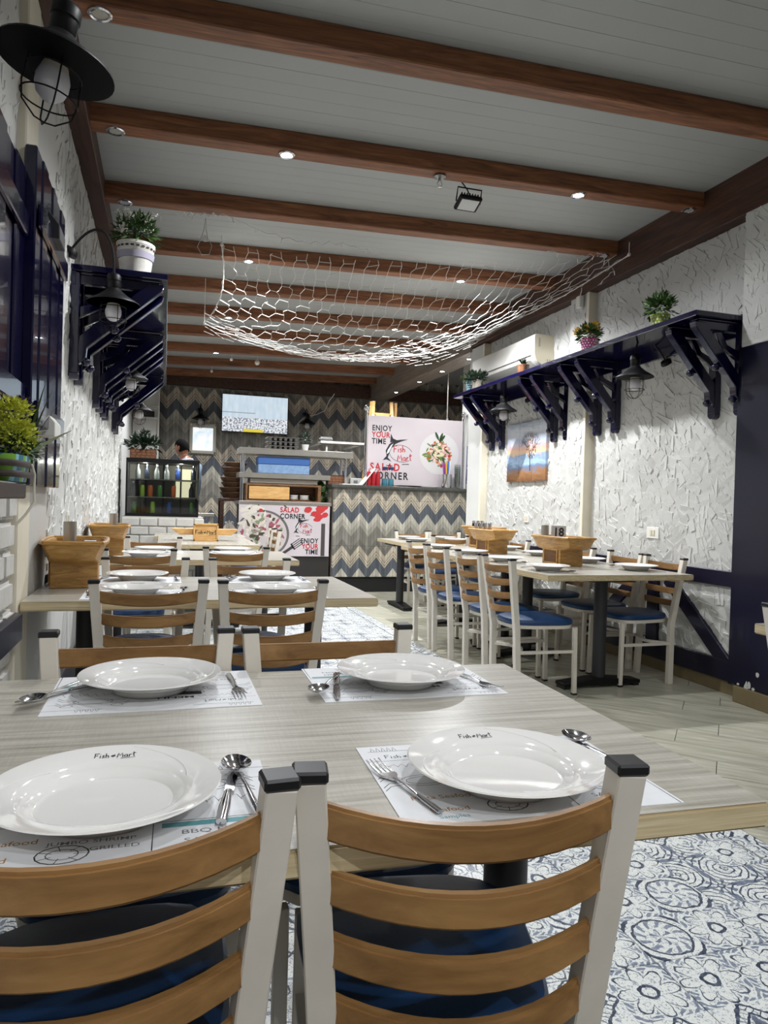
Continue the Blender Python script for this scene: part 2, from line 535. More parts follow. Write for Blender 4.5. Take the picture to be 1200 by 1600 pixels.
floor = struct('floor', MB().box(-.9, 5.75, -2.4, YB + .1, -.08, -.006).mesh('floor', GROUT, smooth=False))
TS = .357
tile_me = MB().box(-TS / 2 + .0012, TS / 2 - .0012, -TS / 2 + .0012, TS / 2 - .0012, -.006, 0).mesh('floor_tile', TILEM, .0008)
nt = 0
j = -2
for iy in range(-2, 21):
    for ix in range(-5, 3):
        cx = 1.230 + TS * (ix + .5); cy = 1.524 + TS * (iy + .5)
        if cx + TS / 2 > 2.07 or cx - TS / 2 < -.75:
            continue
        t = link('floor_tile', tile_me, floor, (cx, cy, 0)); nt += 1
        t.rotation_euler = (0, 0, (PI / 2) * rnd.randrange(4))
# a cut strip against the planks
cut_me = MB().box(-.046, .046, -TS / 2 + .0012, TS / 2 - .0012, -.006, 0).mesh('floor_tile', TILEM, .0008)
for iy in range(-2, 21):
    link('floor_tile', cut_me, floor, (1.997, 1.524 + TS * (iy + .5), 0))
# diagonal ash planks right of x = 2.05
tx, ty = .733, -.680
nx, ny = .680, .733
PW = .2145
ROOMP = [lambda p: p[0] - 2.046, lambda p: XR - .005 - p[0] if p[1] < 7.9 else 3.95 - p[0], lambda p: p[1] - .55, lambda p: 8.97 - p[1]]
np_ = 0
for r_ in range(6, 62):
    n0 = .0 + r_ * PW
    off = (-.187 if r_ % 3 == 0 else (.0104 if r_ % 3 == 1 else .42)) + .0
    for q in range(-9, 6):
        t0 = off + q * 1.2; t1 = t0 + 1.2
        g = .0015
        quad = [(t0 + g, n0 + g), (t1 - g, n0 + g), (t1 - g, n0 + PW - g), (t0 + g, n0 + PW - g)]
        poly = [(a * tx + b * nx, a * ty + b * ny + .047) for a, b in quad]
        for fn in ROOMP:
            poly = clip(poly, fn)
            if len(poly) < 3: break
        if len(poly) < 3: continue
        cx = sum(p[0] for p in poly) / len(poly); cy = sum(p[1] for p in poly) / len(poly)
        ca, sa = tx, ty
        loc = [((p[0] - cx) * ca + (p[1] - cy) * sa, -(p[0] - cx) * sa + (p[1] - cy) * ca) for p in poly]
        o = link('floor_plank', MB().prism(loc, -.006, 0, 'z').mesh('floor_plank', PLANK, smooth=False), floor, (cx, cy, 0), (0, 0, math.atan2(ty, tx)))
        np_ += 1

# ------------------------------------------------------------------ ceiling, beams, ledgers
def zc(x):            # beam underside: the roof rises a little to the right
    return 3.05 + .13 * (x + .5) / 4.0
BH, BW = .105, .11
ceil_m = MB()
vs = []
for x in (-.7, 5.75):
    for y in (-2.4, YB + .1):
        z = zc(x) + BH + .012
        vs += [(x, y, z), (x, y, z + .08)]
ceil_m.add(vs, [(0, 2, 6, 4), (1, 5, 7, 3), (0, 1, 3, 2), (4, 6, 7, 5), (0, 4, 5, 1), (2, 3, 7, 6)])
ceiling = struct('ceiling', ceil_m.mesh('ceiling', CEIL, smooth=False))
# sandwich-panel strips with recessed joints
sl = math.atan2(.13, 4.0)
strip = MB()
L0 = 4.9
for a, b in ((-.1642, -.0555), (-.0545, .0545), (.0555, .1642)):
    strip.box(-L0 / 2, L0 / 2, a, b, 0, .012)
strip_me = strip.mesh('ceiling_panel', CEIL, .0008)
y = -2.2
while y < YB:
    o = link('ceiling_panel', strip_me, ceiling, (1.75, y + .165, zc(1.75) + BH), (0, -sl, 0))
    y += .33
BY = [-1.62, -.7, .24, 1.19, 2.13, 3.075, 4.02, 4.965, 5.91, 6.86, 7.81, 8.76, 9.75, 10.73, 11.7]
ordn = ['', '', '', '', '', 'first', 'second', 'third', 'fourth', 'fifth', 'sixth', 'seventh', 'eighth', 'ninth', 'tenth']
beam_me = MB().box(-1.95, 1.95, -BW / 2, BW / 2, 0, BH).mesh('ceiling_beam', BEAM, .006)
for i, y in enumerate(BY):
    if i < 5:
        lab = 'dark stained wooden ceiling beam overhead, outside the top of the view'
        if i < 4:
            continue
    else:
        lab = f'{ordn[i]} reddish brown ceiling beam counted from the top of the view'
    b = thing('ceiling_beam', lab, 'beam', (1.485, y, zc(1.485)), 0, 'brown wooden ceiling beams', beam_me, (0, -sl, 0))
def ledger(name, x0, x1, y0, y1, z0, z1, mat=BEAMD):
    return struct(name, MB().box(x0, x1, y0, y1, z0, z1).mesh(name, mat, .004))
ledger('trim_1', XL, -.41, -2.4, YB, 3.03, 3.165)
ledger('trim_2', 3.375, XR + .03, -2.4, 7.75, 3.0, 3.285)
ledger('trim_3', 3.375, 3.66, 7.75, YB, 2.955, 3.285, wood('pale_ledger', [(.3, '#6d6258'), (.6, '#8c8176'), (.8, '#a09689')], (9, .7, 9), .4, 3))
ledger('trim_4', XL, 5.6, YB - .14, YB, 2.97, 3.17)

# ------------------------------------------------------------------ walls
def relief(n, u0, u1, v0, v1, mapf, holes=(), size=(.05, .13), h=.006):
    """trowelled plaster: overlapping tilted patches with one raised edge"""
    mb = MB()
    for _ in range(n):
        cu, cv = rnd.uniform(u0, u1), rnd.uniform(v0, v1)
        if any(a <= cu <= b and c <= cv <= d for a, b, c, d in holes):
            continue
        a = rnd.choice((.6, -.7, .75, -.5, .1, 1.4)) + rnd.uniform(-.3, .3)
        L, W = rnd.uniform(*size), rnd.uniform(size[0] * .8, size[1] * .8)
        hh = h * rnd.uniform(.5, 1.3)
        ca, sa = math.cos(a), math.sin(a)
        pts = []
        for (p, q, e) in ((-L, -W, 0), (L, -W, 0), (L, W, 1), (-L, W, 1), (L * rnd.uniform(.9, 1.1), W + .006, 0), (-L * rnd.uniform(.9, 1.1), W + .006, 0)):
            p /= 2; q /= 2
            uu = min(u1, max(u0, cu + p * ca - q * sa)); vv = min(v1, max(v0, cv + p * sa + q * ca))
            pts.append(mapf(uu, vv, (hh if e else -.001)))
        mb.add(pts, [(0, 1, 2, 3), (3, 2, 4, 5), (0, 3, 5), (1, 4, 2)])
    return mb.mesh('plaster_relief', PLAST, smooth=False)

# left wall: brick bay by the window, two cream jambs, then trowelled plaster
wl = struct('wall_left', MB().box(XL - .12, XL, 3.11, YB, 0, 3.2).box(XL - .22, XL - .025, -2.4, 3.11, 0, 3.3).mesh('wall_left', PLAST, smooth=False))
stuff('plaster_relief', relief(3000, 3.56, 9.2, .8, 3.02, lambda u, v, e: (XL + e, u, v), size=(.05, .15), h=.006), wl)
stuff('plaster_relief', relief(420, 1.0, 2.84, 2.35, 3.02, lambda u, v, e: (XL - .025 + e, u, v), size=(.06, .15), h=.008), wl)
for k in range(0, 11):
    for q in range(0, 8):
        y0 = 2.70 - .30 * q - (.15 if k % 2 else 0); y1 = y0 + .285
        if y1 > 2.85: y1 = 2.85
        z0 = .02 + .104 * k
        b = MB().box(XL - .07, XL + .002 + rnd.uniform(-.006, .006), y0, y1, z0, z0 + .092)
        link('brick', b.mesh('brick', BRICKW, .012, segs=2), wl)
struct('trim_5', MB().box(XL - .06, XL + .006, 2.86, 3.10, 0, 3.03).mesh('trim_5', TRIMC, .006))
struct('trim_6', MB().box(XL - .06, XL - .004, 3.115, 3.53, 0, 3.03).mesh('trim_6', TRIMC, .006))
struct('trim_7', MB().box(XL, XL + .03, 3.56, 8.6, .685, .785).mesh('trim_7', NAVYW, .004))
struct('trim_8', MB().box(XL - .05, XL + .03, .4, 2.86, .62, .72).mesh('trim_8', NAVYW, .004))
struct('trim_9', MB().box(XL, XL + .03, 3.56, 8.6, .07, .22).mesh('trim_9', NAVYW, .004))

# right wall
wr = struct('wall_right', MB().box(XR, XR + .12, 3.3, 7.75, 0, 3.3).mesh('wall_right', PLAST, smooth=False))
mapr = lambda u, v, e: (XR - e, u, v)
stuff('plaster_relief', relief(2100, 3.64, 5.3, .2, 3.0, mapr, size=(.05, .15), h=.008), wr)
stuff('plaster_relief', relief(1500, 5.65, 7.7, .2, 3.0, mapr, size=(.05, .15), h=.008), wr)
struct('wall_far_right', MB().box(3.98, 4.1, 7.6, 9.35, 0, 3.3).box(XR, 4.1, 7.70, 7.80, 0, 3.3).box(4.1, 5.7, 9.25, 9.35, 0, 3.4).box(5.6, 5.7, 9.35, YB, 0, 3.4).mesh('wall_far_right', PLAST, smooth=False))
# pillars along the right wall
pl = struct('trim_10', MB().box(3.40, XR + .01, 5.36, 5.62, 0, 3.0).mesh('trim_10', PLAST, .004))
stuff('plaster_relief', relief(160, 5.38, 5.60, .8, 2.95, lambda u, v, e: (3.40 - e, u, v), size=(.04, .1), h=.006), pl)
struct('trim_11', MB().box(3.395, XR + .01, 5.325, 5.362, 0, 3.0).mesh('trim_11', TRIMC, .003))
struct('trim_12', MB().box(3.40, XR + .01, 7.44, 7.79, 0, 2.99).mesh('trim_12', PLAST, .004))
struct('trim_13', MB().box(3.395, XR + .01, 7.40, 7.442, 0, 2.99).mesh('trim_13', TRIMC, .003))
# near pillar: blue below, white trowelled plaster above, brown skirting block
pn = struct('wall_right_pier', MB().box(3.377, 3.75, 3.05, 3.60, 2.18, 3.02).mesh('wall_right_pier', PLAST, .004))
stuff('plaster_relief', relief(260, 3.06, 3.59, 2.2, 3.0, lambda u, v, e: (3.377 - e, u, v), size=(.05, .14), h=.008), pn)
link('blue_dado', MB().box(3.384, 3.75, 3.05, 3.60, .1, 2.19).mesh('blue_dado', NAVYW, .004), pn)
m_ = MB()
for _ in range(13):
    cz = rnd.uniform(.105, .30) ** 1.0; cy_ = rnd.uniform(3.07, 3.56)
    M_ = Matrix.Translation((3.3832, cy_, .10 + (cz - .105) * rnd.uniform(.3, 1))) @ Matrix(((0, 0, -1, 0), (-1, 0, 0, 0), (0, 1, 0, 0), (0, 0, 0, 1)))
    m_.disc(0, 0, rnd.uniform(.008, .022), rnd.uniform(.008, .03), 9, 0, M_, .35)
stuff('bare_plaster_chips', m_.mesh('bare_plaster_chips', PLAST, smooth=False), pn)
struct('baseboard_1', MB().box(3.37, 3.75, 3.04, 3.57, 0, .10).mesh('baseboard_1', BASET, .004))
struct('wall_right_near', MB().box(3.75, 3.87, -2.4, 3.3, 0, 3.3).mesh('wall_right_near', PLAST, smooth=False))
# navy half-timber on the right wall
def rail(name, y0, y1, z0, z1):
    return struct(name, MB().box(XR - .03, XR + .005, y0, y1, z0, z1).mesh(name, NAVYW, .003))
rail('trim_14', 3.66, 5.32, .685, .785)
rail('trim_15', 3.66, 5.32, .085, .215)
struct('trim_16', MB().box(XR - .07, XR + .005, 3.60, 3.655, .085, 2.40).mesh('trim_16', NAVYW, .003))
def brace(name, ya, za, yb, zb, wd=.1):
    dy, dz = yb - ya, zb - za
    L = math.hypot(dy, dz); ny_, nz_ = -dz / L * wd / 2, dy / L * wd / 2
    return struct(name, MB().prism([(ya + ny_, za + nz_), (yb + ny_, zb + nz_), (yb - ny_, zb - nz_), (ya - ny_, za - nz_)], XR - .028, XR + .004, 'x').mesh(name, NAVYW, .003))
brace('trim_17', 4.31, .68, 3.68, .15)
brace('trim_18', 4.62, .68, 5.28, .15)
rail('trim_19', 4.40, 4.52, .2, .7)
rail('trim_20', 5.64, 7.4, .685, .785)
rail('trim_21', 5.64, 7.4, .085, .215)
for n_, (a, b) in enumerate(((3.575, 4.12), (4.124, 4.72), (4.724, 5.32), (5.64, 6.2), (6.204, 6.8), (6.804, 7.4))):
    struct(f'baseboard_{n_ + 2}', MB().box(XR - .012, XR + .005, a, b, 0, .088).mesh('baseboard', BASET, .002))

# back wall
wb = struct('wall_back', MB().box(-.7, 5.7, 0, .1, 0, 3.4).mesh('wall_back', CHEVW, smooth=False), None, (0, YB, 0))
struct('wall_front', MB().box(-.9, 4.2, -2.5, -2.4, 0, .9).mesh('wall_front', PLAST, smooth=False))

# ------------------------------------------------------------------ LIGHTS in the beams, and one added behind the view
def spot_specs(lit):
    ring = MB().lathe([(.030, 0), (.032, -.008), (.040, -.010), (.047, -.006), (.047, 0)], 24)
    lens = MB().lathe([(.0001, -.005), (.022, -.0055), (.031, -.003)], 20)
    return (ring.mesh('spotlight', STEEL), [('lens', lens.mesh('lens', glow('lit_lens', '#f4f6ff', 60) if lit else flat('unlit_lens', '#b9b4a6', .3)), [])])
SP_ON, SP_OFF = spot_specs(True), spot_specs(False)
def bulb(x, y, z, wt, ang=150, size=.035, parent=None):
    ld = bpy.data.lights.new('spot_beam', 'SPOT')
    ld.energy = wt; ld.spot_size = R(ang); ld.spot_blend = .6; ld.shadow_soft_size = size
    ld.color = (.95, .97, 1.0)
    o = bpy.data.objects.new('spot_beam', ld); C.objects.link(o)
    o.location = (x, y, z)
    return o
lit = [(.605, 4.02, 'second beam, on the left'), (2.46, 4.02, 'second beam, on the right'), (.605, 5.91, 'fourth beam, on the left'),
       (2.46, 5.91, 'fourth beam, on the right behind the net'),
       (.605, 7.81, 'sixth beam, on the left'), (2.46, 7.81, 'sixth beam, on the right'), (.605, 9.75, 'eighth beam, on the left'),
       (2.46, 9.75, 'eighth beam, on the right'), (.605, 2.13, ''), (2.46, 2.13, ''), (.605, .24, ''), (2.46, .24, ''), (1.5, -1.62, ''), (.2, -1.62, '')]  # last one is unseen, added to brighten the near chair posts
GAIN = {(2.46, 4.02): .38, (2.46, 5.91): 3.0, (.605, 2.13): .42, (2.46, 2.13): .14, (.605, .24): .38, (2.46, .24): .35, (1.5, -1.62): 1.0, (.2, -1.62): 1.05, (.605, 9.75): 1.7, (2.46, 9.75): 1.7}   # some spots are dimmer
for x, y, d in lit:
    if d:
        spawn(SP_ON, 'ceiling_spotlight', f'lit round spotlight set in the {d}', 'spotlight', (x, y, zc(x) - .0005), 0, 'ceiling spotlights', (0, -sl, 0))
    bulb(x, y, zc(x) - .03, SPOT_W * GAIN.get((x, y), 1.0))
for y, d in ((3.075, 'first'), (4.02, 'second'), (4.965, 'third')):
    spawn(SP_OFF, 'ceiling_spotlight', f'unlit round spotlight at the left end of the {d} beam', 'spotlight', (-.29, y, zc(-.29) - .0005), 0, 'ceiling spotlights', (0, -sl, 0))
for (x, y), d in (((3.30, 4.02), 'second'), ((3.28, 4.965), 'third')):
    spawn(SP_OFF, 'ceiling_spotlight', f'unlit small spotlight at the right end of the {d} beam', 'spotlight', (x, y, zc(x) - .0005), 0, 'ceiling spotlights', (0, -sl, 0))
for k, (y, d) in enumerate(((8.1, 'nearest of the four in the pale ledger'), (9.0, 'second of the four in the pale ledger'), (9.9, 'third of the four in the pale ledger'), (11.0, 'farthest of the four in the pale ledger'))):
    spawn(SP_ON, 'ceiling_spotlight', f'lit round spotlight, {d} over the counter', 'spotlight', (3.52, y, 2.9545), 0, 'ceiling spotlights')
    bulb(3.52, y, 2.93, 30)

# ------------------------------------------------------------------ CHAIRS
def arc(x0, x1, y, bow, z, n=9):
    return [(x0 + (x1 - x0) * i / (n - 1), y - bow * (1 - (2 * i / (n - 1) - 1) ** 2), z) for i in range(n)]

def chair_spec():
    ch = []
    hw = .193
    def py(z):                                     # the post leans back above the seat
        return .062 - .062 * max(0, (z - .40)) / .445 if z > .4 else .062 + .012 * (.4 - z) / .4
    def px(z):                                     # and splays outwards towards its cap
        return .160 + .034 * max(0, z - .42) / .425 + .012 * max(0, .42 - z) / .42
    capm = MB().box(-.0165, .0165, -.0165, .0165, 0, .011).mesh('cap', BLACK, .003)
    for s in (-1, 1):
        m = MB().tube([(s * px(z), py(z), z) for z in (0, .2, .4, .62, .835)], .0182, sq=True, up=(1, 0, 0))
        cp = MB().box(s * hw - .0205, s * hw + .0205, py(.84) - .0205, py(.84) + .0205, .832, .8465)
        ch.append(('post', m.mesh('post', CREAM, .002), [('post_cap', cp.mesh('post_cap', BLACK, .003))]))
    for z, h in ((.785, .043), (.703, .041), (.621, .041), (.539, .041)):
        m = MB()
        yc = py(z)
        hx = px(z)
        pts = arc(-hx + .004, hx - .004, yc, .055, z, 13)
        pts = [(x, y, zz - .012 * (1 - (x / hx) ** 2)) for x, y, zz in pts]
        vs = []
        for (x, y, zz) in pts:
            vs += [(x, y + .0085, zz - h / 2), (x, y + .0085, zz + h / 2), (x, y - .0085, zz + h / 2), (x, y - .0085, zz - h / 2)]
        fs = []
        for i in range(len(pts) - 1):
            for k in range(4):
                k2 = (k + 1) % 4
                fs.append((4 * i + k, 4 * i + k2, 4 * i + 4 + k2, 4 * i + 4 + k))
        fs += [(3, 2, 1, 0), tuple(4 * (len(pts) - 1) + k for k in range(4))]
        m.add(vs, fs)
        ch.append(('back_slat', m.mesh('back_slat', SLAT, .004, segs=2), []))
    # seat: rounded blue cushion over a cream band
    def outline(e, n=36):
        out = []
        for k in range(n):
            a = 2 * PI * k / n
            c, s = math.cos(a), math.sin(a)
            p = 3.4
            r = (abs(c) ** p + abs(s) ** p) ** (-1 / p)
            yy = .262 + (.215 + e) * r * s
            wd = .205 - .050 * (.475 - yy) / .42 + e
            out.append((wd * r * c, yy))
        return out
    m = MB(); rings = [(-.006, .432), (.002, .440), (.004, .452), (-.004, .466), (-.03, .474), (-.1, .478)]
    vs = []; n = 36
    for e, z in rings:
        vs += [(x, y, z) for x, y in outline(e)]
    fs = []
    for i in range(len(rings) - 1):
        for k in range(n):
            k2 = (k + 1) % n
            fs.append((i * n + k, i * n + k2, (i + 1) * n + k2, (i + 1) * n + k))
    fs += [tuple(reversed(range(n))), tuple((len(rings) - 1) * n + k for k in range(n))]
    m.add(vs, fs)
    ch.append(('seat', m.mesh('seat', SEATM), []))
    m = MB(); o1, o2 = outline(-.002), outline(-.022)
    vs = [(x, y, .412) for x, y in o1] + [(x, y, .433) for x, y in o1] + [(x, y, .433) for x, y in o2] + [(x, y, .412) for x, y in o2]
    fs = []
    for k in range(n):
        k2 = (k + 1) % n
        for a in range(4):
            b = (a + 1) % 4
            fs.append((a * n + k, a * n + k2, b * n + k2, b * n + k))
    m.add(vs, fs)
    ch.append(('seat_frame', m.mesh('seat_frame', CREAM), []))
    for s in (-1, 1):
        m = MB().tube([(s * .178, .462, 0), (s * .178, .455, .42)], .0128, sq=True, up=(1, 0, 0))
        ft = MB().tube([(s * .178, .462, -.0005), (s * .178, .4618, .012)], .0142, sq=True, up=(1, 0, 0))
        ch.append(('front_leg', m.mesh('front_leg', CREAM, .002), [('rubber_foot', ft.mesh('rubber_foot', BLACK))]))
    for s in (-1, 1):
        m = MB().tube([(s * px(.27), py(.27), .27), (s * .178, .457, .27)], .009, sq=True, up=(0, 0, 1))
        ch.append(('side_stretcher', m.mesh('side_stretcher', CREAM), []))
    m = MB().tube(arc(-px(.27), px(.27), py(.27), -.10, .27, 11), .009, sq=True, up=(0, 0, 1))
    ch.append(('hoop_stretcher', m.mesh('hoop_stretcher', CREAM), []))
    return (None, ch)
CH = chair_spec()
CHN = 'cream blue-seated chair, '
def chair(x, y, deg, lab, grp):
    return spawn(CH, 'dining_chair', CHN + lab, 'chair', (x, y, 0), R(deg), grp)

G = 'chairs of the left row of tables'
# pairs: near side faces +y (0 deg), far side faces the camera (180)
chair(-.062, .783, 3, 'closest of all, left one with back to camera', G)
chair(.358, .775, -9, 'closest of all, right one with back to camera', G)
chair(-.045, 1.742, 180, 'across the closest table, behind its left plate', G)
chair(.398, 1.733, 180, 'across the closest table, behind its right plate', G)
chair(-.043, 2.785, 0, 'second table, near side, left of the pair', G)
chair(.413, 2.768, 0, 'second table, near side, right of the pair', G)
chair(-.08, 3.82, 180, 'second table, far side, left of the pair', G)
chair(.44, 3.81, 180, 'second table, far side, right of the pair', G)
chair(-.13, 4.47, 0, 'third left-row table, near side, left of the pair', G)
chair(.455, 4.72, 0, 'third left-row table, near side, right of the pair', G)
chair(-.07, 5.83, 180, 'third left-row table, far side, by the wall', G)
chair(-.37, 7.10, -88, 'left of the table with the printed wooden holder', G)
chair(1.17, 7.75, 92, 'right of the table with the printed holder, nearer one', G)
chair(1.20, 8.25, 90, 'right of the table with the printed holder, farther one', G)
G2 = 'chairs of the right row of tables'
chair(2.0, 4.07, -90, 'aisle side of the right row, first from camera', G2)
chair(2.0, 4.52, -91, 'aisle side of the right row, second from camera', G2)
chair(2.0, 5.125, -90, 'aisle side of the right row, third from camera', G2)
chair(2.0, 5.565, -89, 'aisle side of the right row, fourth from camera', G2)
chair(3.34, 4.19, 90, 'wall side of the right row, first from camera', G2)
chair(3.34, 4.63, 90, 'wall side of the right row, second from camera', G2)
chair(3.34, 5.25, 90, 'wall side of the right row, third from camera', G2)
chair(3.32, 6.3, 90, 'wall side of the right row, behind the numbered caddy', G2)
chair(2.83, 8.08, 180, 'beyond the farthest right table, left of two', G2)
chair(3.265, 8.12, 180, 'beyond the farthest right table, right of two', G2)
chair(2.86, 6.93, 0, 'near side of the farthest right table, back to camera', G2)
chair(2.02, 1.79, -90, 'at the cut-off table by the right picture edge', G2)

# ------------------------------------------------------------------ TABLES
def table_spec(L, W, feet):
    """origin floor centre, long side along x"""
    top = MB().box(-L / 2 + .002, L / 2 - .002, -W / 2 + .002, W / 2 - .002, .7495, .7503).mesh('laminate_top', LAM, smooth=False)
    slab = MB().box(-L / 2, L / 2, -W / 2, W / 2, .714, .7500).mesh('dining_table', EDGE, .004, segs=2)
    parts = [('laminate_top', top, [])]
    for fx in feet:
        col = MB().tube([(fx, 0, .05), (fx, 0, .70)], .042, 20, True)
        pl = MB().box(fx - .14, fx + .14, -.16, .16, .695, .714)
        ft = MB().prism([(-.29, .018), (-.29, .04), (-.06, .062), (.06, .062), (.29, .04), (.29, .018)], fx - .055, fx + .055, 'x')
        gl = MB()
        for s in (-1, 1):
            gl.box(fx - .045, fx + .045, s * .265 - .02, s * .265 + .02, 0, .02)
        parts += [('column', col.mesh('column', PEDEST), []), ('mounting_plate', pl.mesh('mounting_plate', PEDEST), []),
                  ('foot', ft.mesh('foot', IRON, .004), [('glide', gl.mesh('glide', BLACK))])]
    return (slab, parts)
T4 = table_spec(1.38, .87, (-.50, .50))
TR = table_spec(1.40, 1.08, (-.47, .47))
TS_ = table_spec(.80, .95, (0,))
T3R = table_spec(1.02, .88, (-.36, .36))
tl = 'ash-topped table, '
spawn(T4, 'dining_table', tl + 'closest of all, four places laid with big plates', 'table', (.142, 1.245, 0), R(-1.6), 'dining tables')
spawn(T4, 'dining_table', tl + 'second in the left row, wooden caddy at its wall end', 'table', (.19, 3.345, 0), 0, 'dining tables')
spawn(T4, 'dining_table', tl + 'third in the left row, before the printed holder', 'table', (.20, 5.25, 0), R(-.5), 'dining tables')
spawn(T4, 'dining_table', tl + 'fourth in the left row, lengthwise under the printed holder', 'table', (.385, 7.09, 0), R(90), 'dining tables')
spawn(TS_, 'dining_table', tl + 'last in the left row, in front of the drinks fridge', 'table', (.385, 8.185, 0), R(90), 'dining tables')
spawn(TR, 'dining_table', tl + 'first in the right row, nearest the blue pier', 'table', (2.735, 4.53, 0), R(91.5), 'dining tables')
spawn(TR, 'dining_table', tl + 'second in the right row, butted to the first', 'table', (2.765, 5.94, 0), R(90.5), 'dining tables')
spawn(T3R, 'dining_table', tl + 'farthest in the right row, before the zigzag counter', 'table', (2.90, 7.59, 0), 0, 'dining tables')
spawn(TR, 'dining_table', tl + 'cut off by the right edge of the view', 'table', (2.63, 1.42, 0), R(90), 'dining tables')

# ------------------------------------------------------------------ PLACE SETTINGS (local frame: diner sits at -y)
RP = .1425
plate_m = MB().lathe([(.0001, .004), (.066, .004), (.068, 0), (.074, 0), (.077, .006), (.088, .020), (.097, .0265), (.128, .0345), (.1405, .039), (RP, .0405), (.141, .0425),
                      (.128, .0392), (.108, .0335), (.0985, .0290), (.0915, .0195), (.085, .0135), (.076, .0118), (.0001, .0115)], 64)
plate_m.v = [(a, b, c * .86) for a, b, c in plate_m.v]
plate_me = plate_m.mesh('dinner_plate', PORC, ang=60)
lg = MB(); hand_sign(lg, Matrix.Translation((-.028, .1085, .0299)) @ Matrix.Rotation(R(14), 4, 'X'), .0047, .0014)
logo_me = lg.mesh('printed_logo', INK, smooth=False)
# three raised swirl lines on the rim
SW = []
for k in range(3):
    a0 = k * 2.1 + .3
    pts = []
    for i in range(12):
        t = i / 11
        rr = .104 + t * .032
        a = a0 + t * 1.1
        z = .0335 + (rr - .108) / (.128 - .108) * .0057 if rr < .128 else .0392 + (rr - .128) * .25
        pts.append((rr * math.cos(a), rr * math.sin(a), z * .86 - .0004))
    SW.append(('rim_swirl', MB().tube(pts, .0012, 5, up=(0, 0, 1)).mesh('rim_swirl', PORC), []))
PLATE = (plate_me, [('printed_logo', logo_me, [])] + SW)

# placemat with its print
mat_me = MB().box(-.20, .20, -.145, .145, 0, .0012).mesh('paper_placemat', PAPER, smooth=False)
Zp = .00125
def T2(x, y, rot=0):
    return Matrix.Translation((x, y, Zp)) @ Matrix.Rotation(rot, 4, 'Z')
def put(mb, txt, x, y, size, bold=.01, sx=1.0, align='LEFT', rot=0):
    vs, fs = text_geo(txt, size, bold, sx, align)
    mb.add(vs, fs, T2(x, y, rot))
ink, grey, teal, och = MB(), MB(), MB(), MB()
hand_sign(ink, T2(-.165, .088), .0062, .0016)
for (x0, y0, n) in ((-.18, .122, 5), (.10, .118, 5)):        # row of books, shelf of pots
    for k in range(n):
        ink.ribbon([(x0 + k * .009, y0), (x0 + k * .009 + .003, y0 + .016), (x0 + k * .009 + .006, y0)], .0012, T2(0, 0))
    ink.ribbon([(x0 - .006, y0 - .002), (x0 + .11, y0 - .002)], .0012, T2(0, 0))
grey.ribbon([(-.195, .078), (.195, .078)], .0012, T2(0, 0))
def loop(mb, cx, cy, rx, ry, wd=.0012, n=16, a0=0, a1=2 * PI):
    mb.ribbon([(cx + rx * math.cos(a0 + (a1 - a0) * i / n), cy + ry * math.sin(a0 + (a1 - a0) * i / n)) for i in range(n + 1)], wd, T2(0, 0))
for cx, cy in ((.115, .062), (-.13, -.005)):                  # crab and shrimp sketches
    loop(ink, cx, cy, .036, .02); loop(ink, cx, cy, .028, .013)
    for k in range(-2, 3):
        for s in (-1, 1):
            if k:
                ink.ribbon([(cx + s * .03, cy + k * .005), (cx + s * .055, cy + k * .011 + .006), (cx + s * .066, cy + k * .011 - .008)], .0014, T2(0, 0))
    loop(ink, cx - .045, cy + .028, .011, .007); loop(ink, cx + .045, cy + .028, .011, .007)
loop(ink, -.045, -.105, .028, .021, .0018); loop(ink, -.045, -.105, .017, .012, .0012)
for k in range(7):
    ink.ribbon([(-.045 + .012 * math.cos(k * .9), -.105 + .009 * math.sin(k * .9)), (-.045 + .027 * math.cos(k * .9), -.105 + .02 * math.sin(k * .9))], .001, T2(0, 0))
ink.ribbon([(.05, -.145), (.05, -.045), (.195, -.045), (.195, -.145)], .0016, T2(0, 0))
teal.add([(.06, -.062, 0), (.19, -.062, 0), (.19, -.049, 0), (.06, -.049, 0)], [(0, 1, 2, 3)], T2(0, 0))
put(grey, 'BBQ FISH', .082, -.082, .015, .004, 1.25)
put(grey, 'SALMON', .085, -.104, .015, .004, 1.25)
put(grey, 'TUNA', .072, -.127, .015, .004, 1.25)
put(grey, 'BBQ SHRIMP', -.075, -.05, .012, .004, 1.25)
put(grey, 'JUMBO SHRIMP', -.065, -.082, .012, .004, 1.2)
put(grey, 'GRILLED', -.040 + .022, -.101, .012, .004, 1.2)
put(och, 'Pasta Seafood', -.17, -.072, .017, .006)
och2 = MB()
put(och2, 'Seafood', -.155, -.112, .017, .006)
teal2 = MB()
put(teal2, 'Samples', -.15, -.132, .013, .003)
put(ink, 'MENU', -.075, .055, .02, .02, 1.3)
ink.add([(-.09, .02, 0), (.02, .014, 0), (.02, .038, 0), (-.09, .044, 0)], [(0, 1, 2, 3)], T2(0, 0))
for k in range(9):
    grey.ribbon([(-.19 + k * .012, .052 + .004 * math.sin(k)), (-.183 + k * .012, .062), (-.178 + k * .012, .05)], .001, T2(0, 0))
    ink.ribbon([(.04 + .015 * k, .012 + .01 * math.sin(k * 2)), (.05 + .015 * k, .022), (.056 + .015 * k, .004)], .0011, T2(0, 0))
MATS = (mat_me, [('black_print', ink.mesh('black_print', INK, smooth=False), []), ('grey_print', grey.mesh('grey_print', INKG, smooth=False), []),
                 ('teal_bar', teal.mesh('teal_bar', INKT, smooth=False), []), ('teal_lettering', teal2.mesh('teal_lettering', INKT, smooth=False), []), ('ochre_lettering', och.mesh('ochre_lettering', INKO, smooth=False), []), ('ochre_lettering', och2.mesh('ochre_lettering', INKO, smooth=False), [])])
MATF = (mat_me, [('black_print', ink.mesh('black_print', INK, smooth=False), [])])

